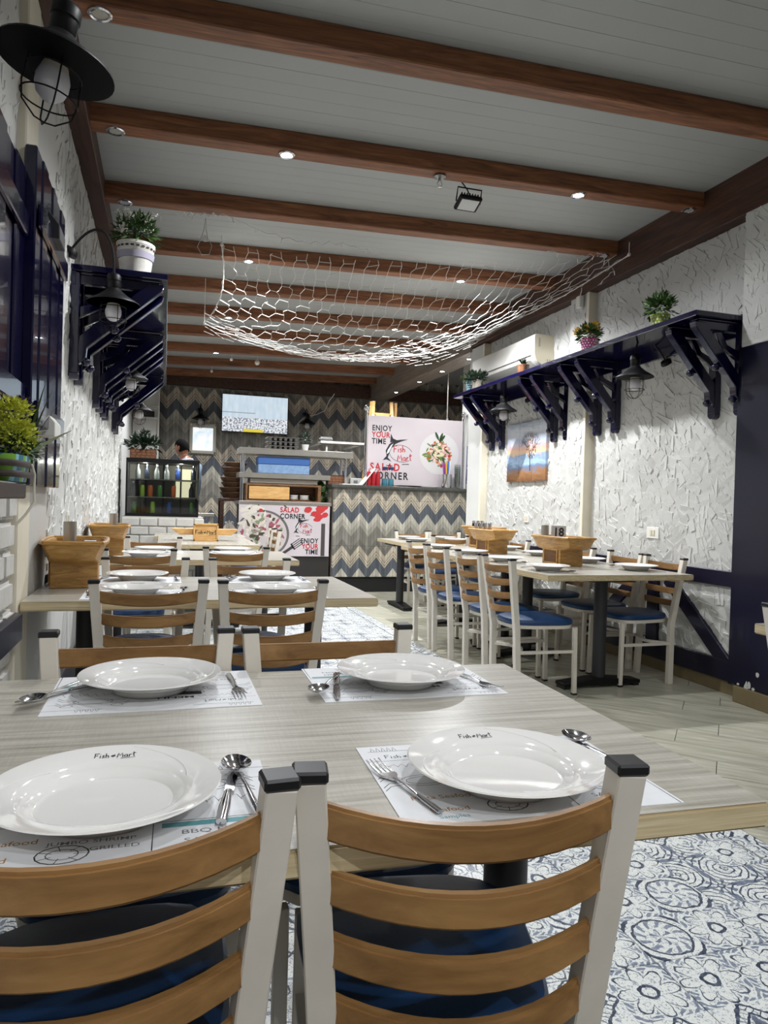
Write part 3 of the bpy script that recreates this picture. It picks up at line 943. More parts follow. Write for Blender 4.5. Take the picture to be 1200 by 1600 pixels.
def spoon_mesh():
    m = MB()
    prof = [(-.085, .004), (-.05, .0045), (0, .0028), (.035, .003), (.05, .006)]
    m.tube([(0, y, .0035 + .004 * max(0, 1 - abs(y + .01) / .06)) for y, r in prof], [r for y, r in prof], 10, up=(0, 0, 1), flatten=(.45, 1.0))
    # bowl
    vs = []; fs = []; nu, nv = 16, 6
    for lay in (0, 1):
        for i in range(nv + 1):
            t = i / nv
            for k in range(nu):
                a = 2 * PI * k / nu
                r = t
                x = .0215 * r * math.cos(a) * (1 - .12 * math.sin(a)); y = .078 + .031 * r * math.sin(a)
                z = .0035 + .009 * r * r - .002 + (0.0012 if lay else 0)
                vs.append((x, y, z))
    off = (nv + 1) * nu
    for lay in (0, 1):
        for i in range(nv):
            for k in range(nu):
                k2 = (k + 1) % nu
                fs.append(tuple(lay * off + q for q in (i * nu + k, i * nu + k2, (i + 1) * nu + k2, (i + 1) * nu + k)))
    for k in range(nu):
        k2 = (k + 1) % nu
        fs.append((nv * nu + k, nv * nu + k2, off + nv * nu + k2, off + nv * nu + k))
    m.add(vs, fs)
    return m.mesh('table_spoon', STEEL, ang=50)
def fork_mesh():
    m = MB()
    prof = [(-.09, .005), (-.055, .0055), (0, .003), (.03, .0032)]
    m.tube([(0, y, .0035 + .004 * max(0, 1 - abs(y + .01) / .06)) for y, r in prof], [r for y, r in prof], 10, up=(0, 0, 1), flatten=(.45, 1.0))
    m.prism([(-.003, .028), (.003, .028), (.0125, .047), (.0125, .058), (-.0125, .058), (-.0125, .047)], .002, .0045, 'z')
    for k in range(4):
        x = -.0105 + k * .007
        m.tube([(x, .056, .0032), (x, .08, .0055), (x, .102, .009)], [.0021, .0019, .0011], 6, flatten=(.7, 1))
    return m.mesh('table_fork', STEEL, ang=50)
def knife_mesh():
    m = MB()
    m.tube([(0, -.10, .005), (0, -.06, .0055), (0, -.005, .005)], [.0068, .0078, .005], 10, flatten=(.6, 1))
    m.prism([(-.006, -.005), (.007, -.005), (.0085, .06), (.003, .105), (-.003, .108), (-.0065, .08)], .003, .0048, 'z')
    return m.mesh('table_knife', STEEL, ang=40)
SPO, FOR, KNI = spoon_mesh(), fork_mesh(), knife_mesh()

def setting(px, py, deg, where, full=True, mat=True, forkl=True, spoon=True, z=.7505, moff=(0, -.005), over=None):
    """a plate on its mat with fork (left) and spoon and knife (right)"""
    a = R(deg)
    def W(x, y):
        return (px + x * math.cos(a) - y * math.sin(a), py + x * math.sin(a) + y * math.cos(a))
    if mat:
        x, y = W(*moff)
        spawn(MATS if full else MATF, 'paper_placemat', 'printed paper placemat ' + where, 'placemat', (x, y, z), a, 'paper placemats')
    zz = z + .0018
    spawn(PLATE if full else (plate_me, [('printed_logo', logo_me, [])]), 'dinner_plate', 'round white dinner plate ' + where, 'plate', (px, py, zz), a + rnd.uniform(-.03, .03), 'white dinner plates')
    if forkl:
        x, y = W(*(over or {}).get('fork', (-.178, -.01)))
        spawn((FOR, []), 'table_fork', 'steel fork beside the plate ' + where, 'fork', (x, y, zz + .0005), a + (over or {}).get('fr', .05), 'steel forks')
    if spoon:
        x, y = W(*(over or {}).get('knife', (.165, -.035)))
        spawn((KNI, []), 'table_knife', 'steel knife beside the plate ' + where, 'knife', (x, y, zz + .0005), a + (over or {}).get('kr', -.30), 'steel knives')
        x, y = W(*(over or {}).get('spoon', (.184, -.02)))
        spawn((SPO, []), 'table_spoon', 'steel spoon beside the plate ' + where, 'spoon', (x, y, zz + .0068), a + (over or {}).get('sr', -.12), 'steel spoons')
setting(-.062, .962, -1, 'at front left of the closest table', forkl=False, moff=(.01, -.002), over=dict(spoon=(.177, .015), sr=.10, knife=(.155, .025), kr=-.16))
setting(.482, .935, -2.5, 'at front right of the closest table', moff=(.018, .035), over=dict(fork=(-.150, .0), fr=.24, spoon=(.19, .05), sr=.05, knife=(.175, .05), kr=-.2))
setting(-.017, 1.556, 180, 'at back left of the closest table', moff=(-.01, .01), over=dict(spoon=(.175, .02), sr=-.45, knife=(.16, .0), kr=-.9, fork=(-.17, .0)))
setting(.515, 1.515, 179, 'at back right of the closest table', moff=(-.004, -.02), over=dict(spoon=(.165, .01), sr=-.5, knife=(.15, .02), kr=-.2, fork=(-.17, .01), fr=.2))
setting(-.103, 3.105, 0, 'at near left of the second table', full=False)
setting(.468, 3.08, 0, 'at near right of the second table', full=False)
setting(-.113, 3.625, 180, 'at far left of the second table', full=False)
setting(.507, 3.63, 180, 'at far right of the second table', full=False)
setting(-.12, 5.02, 0, 'at near left of the third left table', full=False, forkl=False)
setting(.47, 5.02, 0, 'at near right of the third left table', full=False)
setting(-.06, 5.50, 180, 'at far left of the third left table', full=False, forkl=False)
setting(.50, 5.50, 180, 'at far right of the third left table', full=False)
setting(2.385, 4.12, -88, 'nearest the aisle corner of the first right table', full=False, mat=False)
setting(2.41, 4.78, -90, 'second along the aisle of the first right table', full=False, mat=False)
setting(3.085, 4.16, 91, 'nearest the wall corner of the first right table', full=False, mat=False)
setting(3.085, 4.76, 90, 'second along the wall of the first right table', full=False, mat=False)
setting(2.46, 5.50, -90, 'nearer aisle place of the second right table', full=False, mat=False)
setting(2.47, 6.20, -90, 'farther aisle place of the second right table', full=False, mat=False, spoon=False)
setting(3.06, 5.42, 90, 'nearer wall place of the second right table', full=False, mat=False)
setting(3.09, 6.10, 90, 'farther wall place of the second right table', full=False, mat=False, spoon=False)
setting(2.66, 7.36, 0, 'near left of the farthest right table', full=False, mat=False, spoon=False, forkl=False)
setting(3.12, 7.38, 0, 'near right of the farthest right table', full=False, mat=False, spoon=False, forkl=False)
setting(2.70, 7.82, 180, 'far left of the farthest right table', full=False, mat=False, spoon=False, forkl=False)
setting(3.16, 7.84, 180, 'far right of the farthest right table', full=False, mat=False, spoon=False, forkl=False)

# ------------------------------------------------------------------ WOODEN CADDIES
def caddy_parts(sign):
    base = MB().box(-.095, .095, -.11, .11, 0, .125)
    hull = MB()
    # boat: stations along y, half widths and keel heights
    st = [(-.225, .112, .135), (-.18, .126, .118), (-.08, .130, .108), (.08, .130, .108), (.18, .126, .118), (.225, .112, .135)]
    vs = []; fs = []
    for y, hw, k in st:
        vs += [(-hw, y, .20), (-hw * .76, y * .90, k), (hw * .76, y * .90, k), (hw, y, .20), (hw - .014, y * .95, .20), (hw * .72, y * .9, k + .012), (-hw * .72, y * .9, k + .012), (-hw + .014, y * .95, .20)]
    for i in range(len(st) - 1):
        for k in range(8):
            k2 = (k + 1) % 8
            fs.append((8 * i + k, 8 * i + k2, 8 * i + 8 + k2, 8 * i + 8 + k))
    for b0 in (0, 8 * (len(st) - 1)):
        fs += [(b0, b0 + 1, b0 + 2, b0 + 3), (b0 + 4, b0 + 5, b0 + 6, b0 + 7), (b0, b0 + 3, b0 + 4, b0 + 7)]
    hull.add(vs, fs)
    rim = MB()
    for s in (-1, 1):
        rim.tube([(s * hw, y, .20) for y, hw, k in st], .009, 6)
        rim.tube([(-.112, s * .225, .20), (.112, s * .225, .20)], .009, 6)
    panel = MB().box(-.099, -.094, -.085, .085, .015, .118)
    mould = MB()
    for (a, b, c, d) in ((-.085, .085, .015, .025), (-.085, .085, .108, .118), (-.085, -.075, .015, .118), (.075, .085, .015, .118)):
        mould.box(-.103, -.098, a, b, c, d)
    return (base.mesh('caddy', CADDY, .003), [('tray', hull.mesh('tray', CADDY, .0015, ang=25), [('rim', rim.mesh('rim', CADDY))]),
            ('side_panel', panel.mesh('side_panel', CADDY2), [('moulding', mould.mesh('moulding', CADDY))])])
CAD = caddy_parts(False)
def shaker(x, y, z, lab, h=.075, mat=STEEL):
    b = MB().lathe([(.017, 0), (.018, .004), (.017, h * .8)], 16)
    lid = MB().lathe([(.0175, h * .8), (.0175, h * .95), (.012, h), (.0001, h + .001)], 16)
    spawn((b.mesh('salt_shaker', GLASS if mat is GLASS else mat), [('lid', lid.mesh('lid', STEEL), [])]), 'salt_shaker', lab, 'shaker', (x, y, z), 0, 'table shakers')
def holder(x, y, z, lab, rz=0):
    b = MB().lathe([(.028, 0), (.028, .15), (.0255, .15), (.0255, .004), (.0001, .004)], 20)
    spawn((b.mesh('steel_holder', BRUSH), [('base_ring', MB().lathe([(.029, 0), (.029, .006), (.0275, .006)], 20).mesh('base_ring', BLACK), [])]), 'cutlery_cup', lab, 'cup', (x, y, z), rz, 'steel cups in the caddies')
def napkin(x, y, z, lab, rz=0):
    b = MB().prism([(-.045, 0), (.045, 0), (.028, .055), (-.028, .055)], -.03, .03, 'y')
    spawn((b.mesh('napkin_holder', flat('dark_napkin_tin', '#3b3b3f', .35, .6) if 'dark_napkin_tin' not in bpy.data.materials else bpy.data.materials['dark_napkin_tin'], .003),
           [('napkin', MB().box(-.024, .024, -.022, .022, .055, .066).mesh('napkin', PAPER), [])]), 'napkin_holder', lab, 'napkin holder', (x, y, z), rz)
cg = 'boat shaped wooden caddies'
ct = 'boat-shaped honey wood caddy '
spawn(CAD, 'wooden_caddy', ct + 'at the wall end of the second left table', 'caddy', (-.368, 3.43, .7505), R(3), cg)
holder(-.40, 3.48, .7505 + .1305, 'steel cup standing in the caddy on the second left table')
napkin(-.315, 3.48, .7505 + .1305, 'dark napkin holder in the caddy on the second left table')
spawn(CAD, 'wooden_caddy', ct + 'by the wall on the third left table', 'caddy', (-.355, 5.25, .7505), R(3), cg)
holder(-.33, 5.27, .7505 + .1305, 'steel cup standing in the caddy on the third left table')
spawn(CAD, 'wooden_caddy', ct + 'on the first right table, beside the number card', 'caddy', (2.735, 4.53, .7505), R(4), cg)
spawn(CAD, 'wooden_caddy', ct + 'on the second right table, shakers at its near end', 'caddy', (2.75, 5.72, .7505), R(4), cg)
spawn(CAD, 'wooden_caddy', ct + 'farthest of the right row, below the wall switch', 'caddy', (3.02, 6.48, .7505), R(8), cg)
z0 = .7505 + .1305
holder(2.665, 4.66, z0, 'steel cup behind the number card in the first right caddy')
nb = MB().box(-.052, .052, -.012, .012, 0, .15)
nt_ = MB(); v_, f_ = text_geo('18', .085, .03, .9, 'CENTER'); nt_.add(v_, f_, Matrix.Translation((0, -.0125, .075)) @ Matrix.Rotation(R(90), 4, 'X'))
spawn((nb.mesh('number_card', flat('grey_card', '#b9bab9', .4), .002), [('digits', nt_.mesh('digits', INK, smooth=False), [])]), 'number_card', 'grey table number card reading 18 in a caddy', 'table number', (2.74, 4.60, z0), R(-25))
napkin(2.76, 4.42, z0, 'napkin holder with white napkins in the first right caddy', R(90))
for k in range(4):
    shaker(2.66 + .045 * k, 5.86, z0, f'steel shaker, {["first", "second", "third", "fourth"][k]} of four in a row in the second right caddy', .13)
for k in range(3):
    shaker(2.97 + .045 * k, 6.60, z0, f'dark shaker, {["first", "second", "third"][k]} of three in the farthest right caddy', .13, BLACK)
fold = MB().prism([(-.09, 0), (.09, 0), (.07, .12), (.03, .17), (-.03, .17), (-.07, .12)], -.008, .008, 'y')
spawn((fold.mesh('menu_board', flat('grey_menu_cover', '#8d8d88', .4), .002), [('clip', MB().box(-.02, .02, -.011, .011, .16, .185).mesh('clip', STEEL), [])]), 'menu_board', 'grey rounded menu board standing behind the farthest right caddy', 'menu', (3.25, 6.45, .7505), R(70))
# holder with the shop sign, on the fourth table
sg = MB().box(-.115, .115, -.03, .03, 0, .165)
boat = MB().prism([(-.31, .105), (-.24, .055), (.24, .055), (.31, .105), (.30, .112), (-.30, .112)], .035, .165, 'y')
hs = MB(); hand_sign(hs, Matrix.Translation((-.10, -.0308, .065)) @ Matrix.Rotation(R(90), 4, 'X'), .0165, .0055)
fr = MB()
for (a, b, c, d) in ((-.115, .115, 0, .016), (-.115, .115, .149, .165), (-.115, -.10, 0, .165), (.10, .115, 0, .165)):
    fr.box(a, b, -.038, -.029, c, d)
LIGHTPINE = wood('light_pine', [(.3, '#c08d4e'), (.6, '#dcb071'), (.8, '#ecc98f')], (2, 12, 12), .45, 3)
spawn((sg.mesh('sign_holder', LIGHTPINE, .002), [('tray', boat.mesh('tray', LIGHTPINE, .003), []), ('lettering', hs.mesh('lettering', INK, smooth=False), []), ('frame', fr.mesh('frame', LIGHTPINE, .002), []),
      ('napkin', MB().box(-.07, .07, .04, .15, .112, .13).mesh('napkin', PAPER, .002), [])]),
      'sign_holder', 'pale wooden boat holder with handwritten sign on the fourth left table', 'caddy', (.385, 7.02, .7505), 0)
for k in range(2):
    shaker(.585 + .05 * k, 7.11, .7505 + .1125, f'glass shaker with steel lid, {["left", "right"][k]} one in the printed holder', .075, GLASS)

# ------------------------------------------------------------------ NAVY BRACKET SHELVES
def shelf(name, label, xw, xf, y0, y1, ybr, zt=2.385):
    """xw wall side, xf free edge"""
    sgn = 1 if xf > xw else -1
    D = abs(xf - xw)
    root = thing(name, label, 'shelf', (xw, (y0 + y1) / 2, zt))
    def X(d): return sgn * d
    ln = (y1 - y0) / 2
    m = MB(); a, b = sorted((X(0.001), X(D)))
    m.box(a, b, -ln, ln, -.035, 0)
    part('board', m, NAVY, root, .004)
    m = MB(); a, b = sorted((X(.002), X(.03)))
    m.box(a, b, -ln, ln, -.11, -.036)
    part('wall_cleat', m, NAVY, root, .003)
    for yb in ybr:
        y = yb - (y0 + y1) / 2
        def P(pts): return [(X(p), q) for p, q in pts]
        m = MB()
        # back plate with rounded foot
        foot = [(.03, -.11)] + [(.0025, -.11)] + [(.0025, -.555)]
        m.prism(P([(.002, -.04), (.002, -.58), (.05, -.58), (.05, -.04)]), y - .035, y + .035, 'y')
        ftm = MB()
        pts = [(-.035, 0)] + [(.035 * math.cos(PI + PI * i / 8), .035 * math.sin(PI + PI * i / 8)) for i in range(9)] + [(.035, 0)]
        M = Matrix.Translation((0, y, -.579))
        ftm.prism([(p[0], p[1]) for p in pts[1:-1]], *sorted((X(.002), X(.05))), 'x', M)
        bk = link('bracket', m.mesh('bracket', NAVY, .004), root)
        link('bracket_foot', ftm.mesh('bracket_foot', NAVY, .003), bk)
        m = MB().prism(P([(.05, -.05), (D - .03, -.05), (D - .05, -.036), (.05, -.036)]), y - .03, y + .03, 'y')
        m.prism(P([(.05, -.10), (D - .10, -.10), (D - .04, -.05), (.05, -.05)]), y - .02, y + .02, 'y')
        link('arm', m.mesh('arm', NAVY, .003), bk)
        m = MB().prism(P([(.045, -.47), (.05, -.38), (D - .10, -.06), (D - .02, -.06), (D - .03, -.095), (.09, -.44), (.085, -.50), (.05, -.53)]), y - .028, y + .028, 'y')
        link('brace', m.mesh('brace', NAVY, .004), bk)
        m = MB().prism(P([(.05, -.22), (.05, -.28), (.19, -.20), (.24, -.11), (.20, -.105), (.15, -.18)]), y - .014, y + .014, 'y')
        link('scroll', m.mesh('scroll', NAVY, .003), bk)
        for px, pz in ((.225, -.325), (.085, -.512)):
            m = MB().ball((X(px), y, pz), .026, 10, 6, (1, .9, .9))
            link('knob', m.mesh('knob', NAVY), bk)
    return root
shelf('bracket_shelf', 'long navy gloss shelf on paired brackets along the bright right wall', XR, 3.05, 3.62, 7.44, (3.675, 3.90, 4.98, 5.235, 5.71, 5.93, 7.01, 7.25))
shelf('bracket_shelf', 'long navy gloss shelf on paired brackets high on the left wall', XL, -.010, 4.16, 8.05, (4.20, 4.42, 5.50, 5.76, 6.12, 6.36, 7.45, 7.70))

# ------------------------------------------------------------------ CAGED LAMPS
def lamp_spec(path, D=.28):
    """shade rim centre at the origin; path = gooseneck from the shade top back to the wall plate"""
    r = D / 2
    sh = MB().lathe([(r, 0), (r * .985, .006), (r * .60, .038), (r * .32, .068), (.036, .078), (.030, .082), (.0001, .083)], 36)
    sh.lathe([(r, 0), (r * .97, .001), (r * .58, .033), (r * .30, .062), (.03, .070), (.0001, .071)], 36)
    col = MB().lathe([(.030, .080), (.034, .088), (.034, .118), (.037, .122), (.037, .148), (.030, .158), (.012, .165)], 20)
    neck = MB().tube(path, .0065, 8)
    e = Vector(path[-1]); d = (Vector(path[-1]) - Vector(path[-2])).normalized()
    pl = MB().tube([e - d * .028, e - d * .012, e], [.036, .042, .042], 18)
    bm_ = MB().lathe([(.015, .06), (.019, .04), (.034, -.012), (.037, -.02)], 20)
    gl = MB().lathe([(.037, -.02), (.0415, -.035), (.041, -.055), (.034, -.075), (.018, -.089), (.0001, -.094)], 20)
    cg_ = MB()
    zz = -.145
    for k in range(4):
        a = PI / 2 * k + .4
        c, s = math.cos(a), math.sin(a)
        cg_.tube([(.058 * c, .058 * s, .045), (.064 * c, .064 * s, 0), (.068 * c, .068 * s, -.07), (.060 * c, .060 * s, -.115), (.025 * c, .025 * s, zz), (0, 0, zz - .004)], .0022, 5)
    for rr, z in ((.0655, -.02), (.0675, -.088)):
        cg_.tube([(rr * math.cos(2 * PI * i / 24), rr * math.sin(2 * PI * i / 24), z) for i in range(25)], .0022, 5, False)
    return (sh.mesh('caged_wall_lamp', IRON, ang=50), [('socket_cover', col.mesh('socket_cover', IRON), []), ('gooseneck', neck.mesh('gooseneck', IRON), [('wall_plate', pl.mesh('wall_plate', IRON))]),
            ('bulb', gl.mesh('bulb', FROST), [('bulb_collar', bm_.mesh('bulb_collar', BULBNECK))]), ('wire_cage', cg_.mesh('wire_cage', IRON), [])])
def neck(dx, dy, dz, lift):
    P0 = Vector((0, 0, .16)); P3 = Vector((dx, dy, dz))
    P1 = Vector((0, 0, .16 + lift)); P2 = Vector((dx * .45, dy * .45, max(dz, .16) + lift * .9))
    out = []
    for i in range(15):
        t = i / 14
        out.append(tuple(P0 * (1 - t) ** 3 + P1 * 3 * t * (1 - t) ** 2 + P2 * 3 * t * t * (1 - t) + P3 * t ** 3))
    return out
ll = 'black caged wall lamp with wide shade '
lg_ = 'black caged lamps'
spawn(lamp_spec(neck(-.28, .05, .30, .42), .285), 'caged_wall_lamp', ll + 'at the top left, closest and largest', 'lamp', (-.29, 2.0, 2.235), 0, lg_, (0, R(9), 0))
spawn(lamp_spec(neck(-.22, -.06, .22, .26), .27), 'caged_wall_lamp', ll + 'in front of the left shelf end', 'lamp', (-.285, 4.10, 2.175), 0, lg_)
LS = lamp_spec(neck(-.20, .02, .10, .14), .25)
spawn(LS, 'caged_wall_lamp', ll + 'under the middle of the left shelf', 'lamp', (-.27, 5.95, 2.07), 0, lg_)
spawn(LS, 'caged_wall_lamp', ll + 'under the far end of the left shelf', 'lamp', (-.27, 7.9, 2.05), 0, lg_)
LSR = lamp_spec(neck(.30, .04, .13, .19), .26)
spawn(LSR, 'caged_wall_lamp', ll + 'under the right shelf, in the nearer gap', 'lamp', (3.17, 4.36, 2.10), 0, lg_)
spawn(LSR, 'caged_wall_lamp', ll + 'under the right shelf, in the farther gap', 'lamp', (3.17, 6.42, 2.10), 0, lg_)
LB = lamp_spec([(0, 0, .16), (0, .02, .22), (0, .09, .26), (0, .17, .22), (0, .20, .17)], .28)
spawn(LB, 'caged_wall_lamp', ll + 'on the zigzag wall above the glowing menu panel', 'lamp', (.525, YB - .2, 2.43), 0, lg_)
spawn(LB, 'caged_wall_lamp', ll + 'on the zigzag wall right of the television', 'lamp', (2.26, YB - .2, 2.46), 0, lg_)

# ------------------------------------------------------------------ PLANTS AND POTS
def leaf_cloud(mb, c, rad, n, ln, wd, seed, up=.4, flat_=1.0):
    q = random.Random(seed)
    for _ in range(n):
        d = Vector((q.gauss(0, 1), q.gauss(0, 1), q.gauss(0, 1) * .8 + up)).normalized()
        p = Vector(c) + Vector((d.x * rad[0], d.y * rad[1], d.z * rad[2])) * q.uniform(.35, 1)
        L = ln * q.uniform(.6, 1.3); Wd = wd * q.uniform(.7, 1.2)
        d2 = (d + Vector((q.uniform(-.6, .6), q.uniform(-.6, .6), q.uniform(-.3, .5)))).normalized()
        s = d2.cross(Vector((q.uniform(-1, 1), q.uniform(-1, 1), 1))).normalized() * Wd
        nn = d2.cross(s).normalized() * Wd * .25
        mb.add([p, p + d2 * L * .45 + s + nn, p + d2 * L, p + d2 * L * .45 - s + nn, p + d2 * L * .5 - nn], [(0, 1, 4), (1, 2, 4), (2, 3, 4), (3, 0, 4)])
def blades(mb, c, n, ln, wd, seed, spread=.6):
    q = random.Random(seed)
    for k in range(n):
        a = 2 * PI * k / n + q.uniform(-.3, .3); t = q.uniform(.2, 1) * spread
        L = ln * q.uniform(.65, 1.1)
        dx, dy = math.cos(a) * t, math.sin(a) * t
        pts = []
        for i in range(5):
            u = i / 4
            pts.append(Vector(c) + Vector((dx * L * u, dy * L * u, L * (u - .45 * t * u * u))))
        s = Vector((-math.sin(a), math.cos(a), 0))
        vs = []
        for i, p in enumerate(pts):
            ww = wd * (1 - (i / 4) ** 1.6) + .0006
            vs += [p + s * ww, p - s * ww]
        mb.add(vs, [(2 * i, 2 * i + 1, 2 * i + 3, 2 * i + 2) for i in range(4)])
def pot(x, y, z, r0, r1, h, mat, lab, dots=None, rimc=None, plant=None, mate=None, extra=None):
    """tapered pot r0 foot, r1 mouth"""
    m = MB().lathe([(r0, 0), (r1 * .97, h * .9), (r1, h * .92), (r1, h), (r1 * .9, h), (r1 * .88, h * .88), (.0001, h * .86)], 28)
    root = thing('potted_plant', lab, 'plant', (x, y, z))
    p = link('pot', m.mesh('pot', mat), root)
    link('soil', MB().disc(0, 0, r1 * .87, n=20, z=h * .885).mesh('soil', flat('soil', '#3a2a1d', .9) if 'soil' not in bpy.data.materials else bpy.data.materials['soil']), p)
    if dots:
        dm = MB()
        rows = 5; nn = 16
        for i in range(rows):
            zz = h * (.12 + .18 * i); rr = r0 + (r1 * .97 - r0) * (zz / (h * .9)) + .0006
            sl_ = math.atan2(r1 * .97 - r0, h * .9)
            for k in range(nn):
                a = 2 * PI * (k + (i % 2) * .5) / nn
                M = Matrix.Translation((rr * math.cos(a), rr * math.sin(a), zz)) @ Matrix.Rotation(a, 4, 'Z') @ Matrix.Rotation(PI / 2 + sl_, 4, 'Y')
                dm.disc(0, 0, h * .055, n=8, M=M)
        link('polka_dots', dm.mesh('polka_dots', dots, smooth=False), p)
    fm = MB(); plant(fm)
    link('foliage', fm.mesh('foliage', mate or GREEN), root)
    if extra:
        nm, fn, mt = extra
        em = MB(); fn(em)
        link(nm, em.mesh(nm, mt), root)
    return root
PZ = 2.385
pot(3.22, 4.17, PZ, .048, .066, .115, flat('pot_lime', '#9db53c', .4), 'leafy green plant in lime pot with white dots, on the right shelf', WHITEF,
    plant=lambda m: (leaf_cloud(m, (0, 0, .16), (.10, .10, .085), 260, .045, .013, 3, .5), leaf_cloud(m, (.02, 0, .22), (.05, .05, .05), 60, .04, .012, 5)))
pot(3.17, 4.96, PZ, .050, .066, .11, flat('pot_pink', '#b0407e', .4), 'yellow flowers in pink dotted pot on the right shelf', WHITEF,
    plant=lambda m: leaf_cloud(m, (0, 0, .15), (.09, .09, .07), 240, .045, .012, 8, .3),
    extra=('flowers', lambda m: [leaf_cloud(m, (px, py, pz), (.028, .028, .028), 60, .02, .008, 9 + k) for k, (px, py, pz) in enumerate(((-.05, -.03, .19), (.03, -.05, .21), (.06, .03, .19), (-.08, .03, .17)))], YEL))
pot(3.16, 6.02, PZ, .046, .058, .095, flat('pot_brown', '#6a4630', .4, var=.5, vscale=40), 'small spiky succulent in patterned brown pot on the right shelf', None,
    plant=lambda m: blades(m, (0, 0, .08), 26, .12, .008, 4, .9), mate=DKGREEN)
pot(3.17, 7.20, PZ, .055, .072, .13, flat('pot_teal', '#2f8fa8', .4), 'green plant in teal dotted pot at the far right shelf end', WHITEF,
    plant=lambda m: (leaf_cloud(m, (0, 0, .16), (.10, .12, .06), 150, .05, .012, 12), blades(m, (.02, -.02, .12), 18, .13, .007, 14, .9)))
pot(3.13, 6.98, PZ, .05, .062, .09, flat('pot_stone', '#8b8378', .6, var=.3), 'trailing green plant in grey stone pot on the right shelf', None,
    plant=lambda m: leaf_cloud(m, (0, 0, .12), (.11, .12, .06), 200, .05, .010, 22), mate=DKGREEN)
potw = pot(-.19, 4.34, PZ, .078, .106, .195, flat('pot_white', '#d9d5cc', .5, var=.12, vscale=25), 'big white pot with pale blossoms on the left shelf', None,
    plant=lambda m: (leaf_cloud(m, (0, 0, .26), (.115, .115, .09), 420, .05, .010, 31, .4), blades(m, (.0, 0, .2), 10, .19, .007, 33, .4)),
    extra=('blossoms', lambda m: [leaf_cloud(m, (rnd.uniform(-.11, .11), rnd.uniform(-.13, .02), rnd.uniform(.23, .35)), (.016, .016, .016), 16, .014, .006, 50 + k) for k in range(26)], WHITEF))
m = MB()
for k in range(22):
    a = 2 * PI * k / 22
    M = Matrix.Translation((.1042 * math.cos(a), .1042 * math.sin(a), .165)) @ Matrix.Rotation(a, 4, 'Z') @ Matrix.Rotation(PI / 2 + .13, 4, 'Y')
    m.add([(-.005, -.009, 0), (.005, -.009, 0), (.005, .009, 0), (-.005, .009, 0)], [(0, 1, 2, 3)], M)
link('punched_holes', m.mesh('punched_holes', INK, smooth=False), potw.children[0])
m = MB().lathe([(.0985, .128), (.1013, .148)], 28)
link('lilac_band', MB().lathe([(.0960, .105), (.1022, .140), (.1028, .140), (.0966, .105)], 28).mesh('lilac_band', flat('lilac_glaze', '#a8a3b4', .45)), potw.children[0])

# window-box of flowers at the left edge
wb_ = thing('window_box', 'blue and green woven window box with brown straps, full of flowers', 'planter', (-.445, 2.36, 1.185))
wb_.scale = (.60, .60, .60)
m = MB()
n = 24
rings = [(.8, 0), (.9, .05), (.98, .10), (1.0, .128), (.95, .128), (.9, .10)]
vs = []
for k_, z in rings:
    for i in range(n):
        a = 2 * PI * i / n
        c, s = math.cos(a), math.sin(a); p = 3
        r = (abs(c) ** p + abs(s) ** p) ** (-1 / p)
        vs.append((.085 * k_ * r * c, .24 * k_ * r * s, z))
fs = [(i * n + j, i * n + (j + 1) % n, (i + 1) * n + (j + 1) % n, (i + 1) * n + j) for i in range(len(rings) - 1) for j in range(n)] + [tuple(reversed(range(n)))]
m.add(vs, fs)
k_ = N('woven_blue_green')
v_ = k_.coords('Object', (1, 1, 1))
sp_ = k_.n('ShaderNodeSeparateXYZ'); k_.l(v_, sp_.inputs[0])
k_.l(k_.ramp(k_.math('FRACT', k_.math('MULTIPLY', sp_.outputs[1], 6.5)), [(0, srgb('#2e7d9a')), (.45, srgb('#7fb23d')), (.8, srgb('#8fd0d8'))], 'CONSTANT'), k_.b.inputs['Base Color'])
k_.set(Roughness=.5)
part('trough', m, k_.m, wb_)
m = MB()
for z in (.035, .085):
    pts = []
    for i in range(n + 1):
        a = 2 * PI * i / n; c, s = math.cos(a), math.sin(a); r = (abs(c) ** 3 + abs(s) ** 3) ** (-1 / 3)
        pts.append((.085 * (.93 + z * .6) * r * c * 1.04, .24 * (.93 + z * .6) * r * s * 1.02, z))
    m.tube(pts, .012, 6, False, up=(0, 0, 1), flatten=(1.3, .4))
part('strap', m, flat('brown_strap', '#3d322c', .6), wb_)
m = MB()
m.tube([(.09, .10, .09), (.10, .13, .04), (.095, .15, -.03), (.10, .14, -.10), (.06, .12, -.17), (.02, .10, -.22)], .0065, 6)
part('rope_tie', m, flat('white_rope', '#ddd6c4', .7), wb_)
for nm, c_, r_, nn_, ln_, wd_, mt, sd in (('lime_bush', (.0, .05, .34), (.10, .13, .075), 420, .026, .011, LIME, 61), ('lime_bush', (.03, -.01, .235), (.10, .14, .085), 520, .026, .011, LIME, 62),
                                         ('green_leaves', (.02, .10, .17), (.09, .14, .07), 160, .06, .012, GREEN, 63), ('heather', (.03, .30, .19), (.075, .11, .07), 520, .022, .005, SAGE, 64),
                                         ('purple_flower', (.0, .36, .40), (.045, .05, .06), 150, .025, .010, PURP, 65)):
    m = MB(); leaf_cloud(m, c_, r_, nn_, ln_, wd_, sd); part(nm, m, mt, wb_)
m = MB()
for (dx, dy, dz, L) in ((.16, .62, .50, 1), (.08, .30, .40, 1), (.06, .18, .42, 1), (.16, .55, .20, 1)):
    b0 = Vector((.05, .16, .13))
    vs = []
    for i in range(7):
        u = i / 6
        p = b0 + Vector((dx * u, dy * u, dz * (u ** .85)))
        ww = .024 * (1 - u ** 2) + .001
        vs += [p + Vector((.6 * ww, -.3 * ww, .8 * ww)), p - Vector((.6 * ww, -.3 * ww, .8 * ww))]
    m.add(vs, [(2 * i, 2 * i + 1, 2 * i + 3, 2 * i + 2) for i in range(6)])
